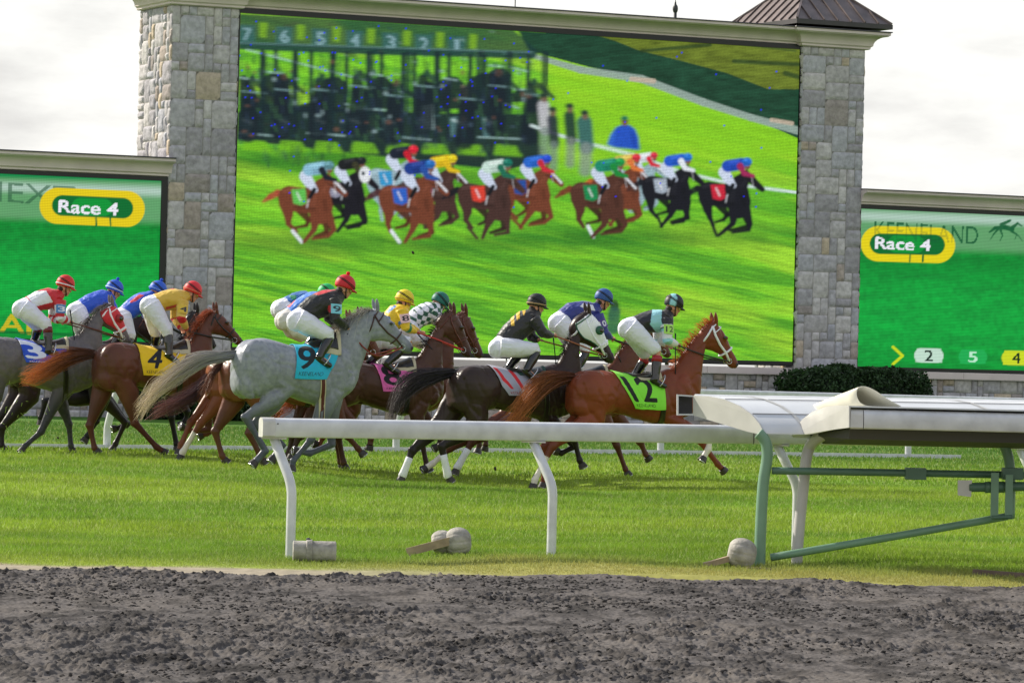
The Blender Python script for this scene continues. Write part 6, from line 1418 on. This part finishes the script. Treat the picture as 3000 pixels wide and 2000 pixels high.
HS[7] = dict(s=212, tr=(592, 975, 1036, 1192), poll=(1018, 934), muz=(1080, 1050), coat=np.array(lin(124, 70, 44)), dark=np.array(lin(70, 44, 34)), pts=.3,
    label='chestnut horse beyond the grey horse with one white hind sock', mane=(BLK, lin(50, 40, 38)), maneup=.3, manelen=.6,
    tail=[(606, 1090), (590, 1130), (556, 1160), (510, 1182), (462, 1202), (436, 1214)], tc=(lin(70, 54, 62), lin(130, 84, 78)), tsp=[.04, .09, .11, .10, .06, .03], tn=450,
    legs=[lg('h', 1, 'B', (640, 200), (340, 550), (135, 880), (105, 965)), lg('h', -1, 'B', (560, 180), (230, 540), (120, 790), (90, 900)),
          lg('f', 1, 'B', (1750, 420), (1500, 700), (1400, 800), (1430, 880)), lg('f', -1, 'B', (1700, 420), (1750, 700), (1700, 800), (1640, 780))], sock={('h', 1): 'white'})
HS[4] = dict(s=209, tr=(260, 628, 1001, 1160), poll=(628, 913), muz=(713, 1002), coat=chestnut2, dark=np.array(lin(84, 46, 34)), pts=.5,
    label='liver chestnut horse with yellow number 4 cloth and an orange tipped tail', mane=(lin(140, 70, 44), lin(186, 102, 66)), maneup=.35, manelen=1.2, maneside=.5, strap=m_leather,
    tail=[(268, 1036), (235, 1038), (190, 1050), (140, 1074), (100, 1094), (66, 1106)], tc=(lin(76, 42, 30), lin(206, 120, 66)), tsp=[.045, .075, .115, .145, .12, .05], tn=750,
    legs=[lg('h', 1, 'A', (1480, 200), (1545, 540), (1800, 820), (1905, 892)), lg('h', -1, 'A', (1180, 160), (1030, 570), (1085, 830), (1130, 892)),
          lg('f', 1, 'B', (420, 330), (440, 620), (250, 640), (110, 580)), lg('f', -1, 'B', (450, 330), (560, 600), (420, 660), (320, 700))], sock={},
    cloth=[(394, 998), (548, 1010), (421, 1096), (490, 1112)], num=('4', lin(24, 26, 40), lin(238, 196, 24)), nb=(.16, .50, .30, .90), word=(.12, .80, .08, .20), lean=-.02)
HS[3] = dict(s=208, tr=(-92, 304, 986, 1152), poll=(322, 890), muz=(384, 1004), coat=dkgrey, dark=np.array(lin(44, 46, 54)), pts=.95, ptz=1.05, dapple=lin(84, 80, 86),
    label='dark dapple grey horse with blue number 3 cloth and red blinker hood', mane=(lin(50, 48, 50), lin(110, 104, 100)), maneup=.15, manelen=.9, hood=(mat('red_hood_mat', lin(196, 36, 50), .55), mat('red_trim_mat', lin(150, 26, 36), .5)), strap=m_whstrap,
    tail=[(-80, 1020), (-130, 1030), (-200, 1080)], tc=(lin(90, 88, 90), lin(140, 134, 130)), tsp=[.04, .08, .08], tn=120,
    legs=[lg('h', 1, 'A', (-100, 250), (-300, 560), (-420, 800), (-440, 880)), lg('h', -1, 'A', (-140, 250), (-200, 560), (-250, 800), (-240, 880)),
          lg('f', 1, 'A', (690, 190), (470, 650), (285, 810), (240, 885)), lg('f', -1, 'A', (680, 250), (790, 560), (812, 800), (835, 882))], sock={},
    cloth=[(46, 990), (192, 1000), (76, 1080), (180, 1040)], num=('3', lin(226, 230, 250), lin(36, 78, 200)), nb=(.10, .56, .22, .92), word=(.1, .7, .03, .1), lean=.25)
HS[2] = dict(s=200, tr=(12, 392, 1000, 1158), poll=(424, 925), muz=(486, 1030), coat=dkbay, dark=np.array(lin(38, 32, 32)), pts=.8,
    label='dark brown horse between the dark grey and the liver chestnut, ridden in plain blue', mane=(BLK, lin(46, 38, 38)), maneup=.2, manelen=.5, tail=None,
    legs=[lg('h', 1, 'A', (330, 250), (20, 600), (20, 800), (62, 868)), lg('h', -1, 'A', (200, 250), (-60, 560), (-100, 780), (-90, 860)),
          lg('f', 1, 'A', (1150, 230), (1440, 540), (1330, 780), (1285, 862)), lg('f', -1, 'A', (1180, 230), (1470, 570), (1390, 590), (1290, 615))], sock={})
HS[5] = dict(s=201.5, tr=(216, 596, 1004, 1160), poll=(572, 912), muz=(634, 1016), coat=black, dark=np.array(lin(28, 26, 28)), pts=.8,
    label='nearly black horse on the far side behind the liver chestnut horse', mane=(BLK, lin(40, 34, 36)), maneup=.2, manelen=.6, tail=None,
    legs=[lg('h', 1, 'A', (1150, 260), (1100, 520), (1000, 700), (960, 760)), lg('h', -1, 'A', (1080, 240), (520, 300), (470, 480), (470, 560)),
          lg('f', 1, 'A', (1980, 200), (1970, 480), (2030, 790), (2036, 862)), lg('f', -1, 'A', (2020, 200), (2150, 420), (2130, 520), (2060, 575))], sock={})
import time as _t
_t0 = _t.time()
HR = {}
for k_ in (12, 11, 9, 8, 10, 1, 6, 7, 4, 3, 2, 5):
    HR[k_] = make_horse(HS[k_])
print('horses', round(_t.time() - _t0, 1), 's')

# ---------------------------------------------------------------- silks
def armd(V, ctx, which):
    if not ctx['arms']: return np.full(len(V), 9.0), np.zeros(len(V))
    s_, e, h = ctx['arms'][which]; best = np.full(len(V), 9.0); par = np.zeros(len(V))
    for k, (a, b) in enumerate(((s_, e), (e, h))):
        d = b - a; t = np.clip(((V - a) @ d) / (d @ d), 0, 1); r_ = np.linalg.norm(V - a - t[:, None] * d, axis=1); m = r_ < best; best = np.where(m, r_, best); par = np.where(m, k + t, par)
    return best, par
def silks(base, polys=(), sleeve=None, cuff=None, fn=None):
    def f(V, root, px, ctx):
        c = np.repeat(np.array(base)[None], len(V), 0)
        for p, col in polys:
            w_ = [W(ctx['win'], *q) for q in p]; k = polyin(w_, px[:, 0], px[:, 1]); c[k] = np.array(col)
        for w_ in (0, 1):
            d, p = armd(V, ctx, w_); lim = .088; k0 = (d < lim) & (p > .30) & ((np.abs(V[:, 1]) > .11) | (p > .9))
            if sleeve:
                for (a, b, col) in sleeve: k = k0 & (p >= a) & (p < b); c[k] = np.array(col)
        if fn: c = fn(V, px, ctx, c)
        return c
    return f
LB = lin(150, 205, 216); WHT = lin(226, 226, 236); YEL = lin(236, 196, 24); RED = lin(200, 26, 40); BLU = lin(36, 84, 200)
def checker(V, px, ctx, c):
    a = ctx['ch'] - ctx['pel']; a = a / np.linalg.norm(a); b = np.array([-a[2], 0, a[0]]); u = V @ a / .085; v = np.where(np.abs(V[:, 1]) > .02, V @ b + np.abs(V[:, 1]) * .6, V @ b) / .085
    k = ((np.floor((u + v) * .9) + np.floor((u - v) * .9)) % 2 == 0); c[k] = np.array(WHT); return c
JK = {}
JK[12] = dict(win='H', pel=(300, 560), mid=(500, 500), chest=(745, 450), neck=(870, 360), helm=(915, 225), knee=(690, 900), ank=(655, 1270), toe=(800, 1365), kneeF=(540, 960), ankF=(400, 1180), toeF=(520, 1260), sh=(820, 440), elb=(825, 740), hand=(960, 800), elbF=(700, 720), handF=(830, 810),
    label='jockey in black silks with a pale blue sash, helmet quartered pale blue, riding number 12', tilt=14, boot_top=.16, boot_cuff=mat('red_cuff_mat', lin(160, 30, 42), .35), breech_end=.02, k=1,
    silk=silks(lin(26, 22, 34), [([(620, 280), (755, 280), (738, 480), (780, 560), (780, 650), (702, 668), (588, 520)], LB)], [(.25, .42, WHT), (.42, .48, BLK), (.48, .60, LB), (.6, .95, WHT), (.95, 1.15, LB), (1.15, 2, WHT)]),
    cap=lin(26, 26, 34), capf=lambda V, c: np.where(((V[:, 0] < -.02) & (V[:, 0] > -.085) & (V[:, 1] < .06))[:, None], np.array(LB), c), band=None, peak=BLK, badge=('12', lin(170, 220, 90), lin(30, 44, 40)), rein=m_leather,
    crop=((935, 640), (935, 1440), 'dark riding crop held upright against the shoulder of the number 12 horse'))
JK[11] = dict(win='G', pel=(330, 850), mid=(470, 700), chest=(650, 540), neck=(765, 440), helm=(755, 340), knee=(770, 880), ank=(640, 1110), toe=(760, 1220), sh=(720, 520), elb=(830, 690), hand=(945, 715), elbF=(700, 740), handF=(780, 765), thick=1.12,
    label='jockey in black silks with yellow chevrons and a plain black helmet, riding number 11', tilt=8,
    silk=silks(lin(34, 32, 36), [([(350, 590), (520, 400), (560, 395), (560, 520), (525, 545), (515, 450), (490, 455), (500, 600), (460, 605), (452, 510)], lin(222, 178, 50)), ([(578, 388), (628, 385), (622, 450), (605, 490), (590, 440)], lin(222, 178, 50))], None),
    cap=lin(28, 28, 32), band=lin(170, 140, 100), peak=BLK, rein=mat('tan_rein_mat', lin(150, 88, 58), .5), sag=0.0, crop=((945, 740), (975, 1040), 'grey riding crop hanging beside the dark neck of the hooded horse'))
JK[10] = dict(win='G', pel=(1010, 560), mid=(1150, 450), chest=(1360, 440), neck=(1480, 390), helm=(1525, 280), knee=(1330, 880), ank=(1230, 1090), toe=(1250, 1110), sh=(1450, 480), elb=(1530, 690), hand=(1610, 750),
    label='jockey in royal blue silks and blue helmet behind the hooded horse, badge 10', tilt=16,
    silk=silks(lin(38, 48, 130), [([(1250, 380), (1290, 345), (1330, 360), (1400, 365), (1425, 430), (1360, 425), (1330, 395), (1290, 400)], WHT)], None),
    cap=lin(44, 84, 150), band=None, badge=('10', lin(70, 50, 130), WHT), crop=((1690, 950), (1750, 1085), 'thin dark riding crop showing just past the nose of the hooded horse'))
JK[9] = dict(win='F', pel=(375, 610), mid=(540, 480), chest=(730, 400), neck=(870, 320), helm=(908, 210), knee=(740, 800), ank=(610, 1040), toe=(740, 1135), sh=(790, 385), elb=(790, 600), hand=(945, 720), elbF=(720, 600), handF=(860, 690), thick=1.1,
    label='jockey in black silks with red yoke and red pompom helmet, riding number 9', tilt=16, boot_top=.10,
    silk=silks(lin(28, 27, 30), [([(540, 320), (640, 275), (780, 258), (800, 270), (700, 300), (600, 330)], RED)], [(.34, .72, lin(190, 30, 44))]),
    cap=lin(200, 28, 44), pom=lin(224, 30, 36), peak=lin(200, 40, 50), badge=('9', lin(120, 195, 214), lin(24, 40, 50)), rein=mat('maroon_rein_mat', lin(124, 44, 36), .5), sag=.22,
    crop=((935, 770), (872, 1262), 'thin black riding crop hanging across the shoulder of the grey horse'))
JK[8] = dict(win='F', pel=(1330, 830), mid=(1390, 690), chest=(1520, 540), neck=(1610, 450), helm=(1590, 370), knee=(1640, 880), ank=(1390, 1110), toe=(1520, 1215), sh=(1560, 500), elb=(1600, 700), hand=(1725, 755), elbF=(1620, 690), handF=(1760, 750), thick=1.05,
    label='jockey in yellow and blue silks with a green armband and yellow helmet, riding number 8', tilt=14,
    silk=silks(YEL, [([(1375, 520), (1470, 445), (1500, 455), (1400, 540)], lin(60, 120, 190)), ([(1360, 560), (1420, 580), (1450, 700), (1380, 700)], lin(60, 120, 190))], [(.62, .80, lin(60, 120, 190)), (.8, 1.02, YEL), (1.02, 1.28, lin(24, 130, 80)), (1.28, 2, YEL)]),
    cap=lin(232, 204, 40), band=lin(200, 160, 60), badge=('8', lin(240, 196, 200), lin(24, 20, 30)), rein=mat('red_rein_mat', lin(196, 60, 54), .45), sag=0.0,
    crop=((1750, 790), (1990, 1040), 'grey riding crop pointing down across the neck of the bay horse'))
JK[1] = dict(win='F', pel=(1620, 700), mid=(1740, 590), chest=(1900, 520), neck=(2005, 440), helm=(2000, 395), label='jockey in dark green silks with white diamonds and a green helmet', tilt=28, thick=1.05,
    silk=silks(lin(30, 84, 66), fn=checker), cap=lin(22, 104, 94), sh=(1940, 520), elb=(1990, 600), hand=(2060, 690), kneeF=None)
del JK[1]['kneeF']
JK[6] = dict(win='F', pel=(235, 610), mid=(380, 500), chest=(560, 400), neck=(670, 330), helm=(695, 305), label='jockey in sky blue silks with a red shoulder, bright green helmet, beside the grey horse', tilt=24, silk=silks(lin(76, 130, 220), [([(215, 465), (320, 360), (350, 370), (270, 470)], RED)]), cap=lin(30, 176, 96), breech=mat('cream_breeches_mat', lin(206, 200, 196), .65, bump=.2, bscale=9))
JK[7] = dict(win='F', pel=(185, 480), mid=(330, 420), chest=(480, 400), neck=(570, 370), helm=(600, 400), label='jockey mostly hidden behind two others, only white breeches and a blue green waist showing', tilt=30, silk=silks(lin(36, 100, 170), [([(260, 330), (345, 330), (345, 380), (300, 385)], lin(24, 130, 90))]), cap=lin(60, 60, 160))
JK[4] = dict(win='E', pel=(1730, 440), mid=(1870, 400), chest=(2040, 370), neck=(2170, 330), helm=(2215, 270), knee=(1930, 760), ank=(1945, 1010), toe=(2050, 1090), kneeF=(1790, 780), ankF=(1780, 900), toeF=(1850, 940), sh=(2100, 400), elb=(2080, 590), hand=(2150, 740), elbF=(2010, 600), handF=(2080, 720),
    label='jockey in mustard yellow silks with red hoops and a red helmet, riding number 4', tilt=20, boot_top=.10,
    silk=silks(lin(214, 174, 62), [([(1900, 470), (2040, 435), (2040, 460), (1910, 500)], lin(196, 60, 44)), ([(1915, 530), (2030, 490), (2030, 525), (1930, 560)], lin(196, 60, 44)), ([(1850, 250), (2000, 245), (2000, 262), (1850, 262)], RED)], [(.3, 1.0, lin(226, 190, 90)), (1.0, 1.22, RED), (1.22, 1.75, lin(220, 186, 90)), (1.75, 2, RED)]),
    cap=lin(214, 40, 48), band=lin(214, 110, 80), badge=('4', lin(216, 180, 50), lin(24, 30, 44)), sag=.02)
JK[3] = dict(win='E', pel=(265, 480), mid=(440, 400), chest=(590, 360), neck=(715, 320), helm=(752, 200), knee=(545, 680), ank=(560, 960), toe=(660, 990), kneeF=(440, 700), ankF=(400, 830), toeF=(450, 850), sh=(690, 395), elb=(690, 590), hand=(800, 640), elbF=(610, 590), handF=(690, 640),
    label='jockey in red and white quartered silks with a red white-banded helmet, leftmost, riding number 3', tilt=14, boot_top=.08, boot_cuff=mat('maroon_cuff_mat', lin(110, 30, 44), .35),
    silk=silks(RED, [([(300, 330), (370, 285), (530, 280), (610, 410), (400, 465)], WHT)], [(.3, .78, WHT), (.78, 1.0, RED), (1.0, 1.25, WHT), (1.25, 1.5, RED), (1.5, 1.75, WHT), (1.75, 2, RED)]),
    cap=lin(206, 34, 36), band=WHT, badge=('3', lin(60, 120, 180), WHT), rein=m_brleather, sag=.0, crop=((805, 500), (875, 990), 'dark riding crop beside the neck of the dark grey horse'))
JK[2] = dict(win='E', pel=(880, 510), mid=(1030, 430), chest=(1210, 370), neck=(1310, 330), helm=(1318, 250), knee=(1050, 800), ank=(950, 950), toe=(1020, 980), sh=(1250, 400), elb=(1330, 560), hand=(1420, 620), label='jockey in plain bright blue silks and a blue helmet with a pompom, second from left', tilt=20, silk=silks(lin(30, 80, 196)), cap=lin(34, 88, 200), band=lin(200, 214, 240), pom=lin(34, 80, 200))
JK[5] = dict(win='E', pel=(1400, 580), mid=(1520, 480), chest=(1660, 400), neck=(1770, 320), helm=(1815, 262), knee=(1500, 820), ank=(1450, 950), toe=(1500, 980), sh=(1700, 420), elb=(1760, 560), hand=(1850, 640), label='jockey in blue silks with a red stripe, half hidden by the yellow jockey', tilt=22, silk=silks(lin(34, 84, 200), [([(1490, 400), (1600, 320), (1660, 330), (1560, 400), (1500, 420)], lin(210, 60, 70))]), cap=lin(34, 88, 200), band=lin(120, 150, 220), pom=lin(34, 80, 200))
_t0 = _t.time()
for k_ in JK: make_jockey(JK[k_], HR[k_])
print('jockeys', round(_t.time() - _t0, 1), 's')
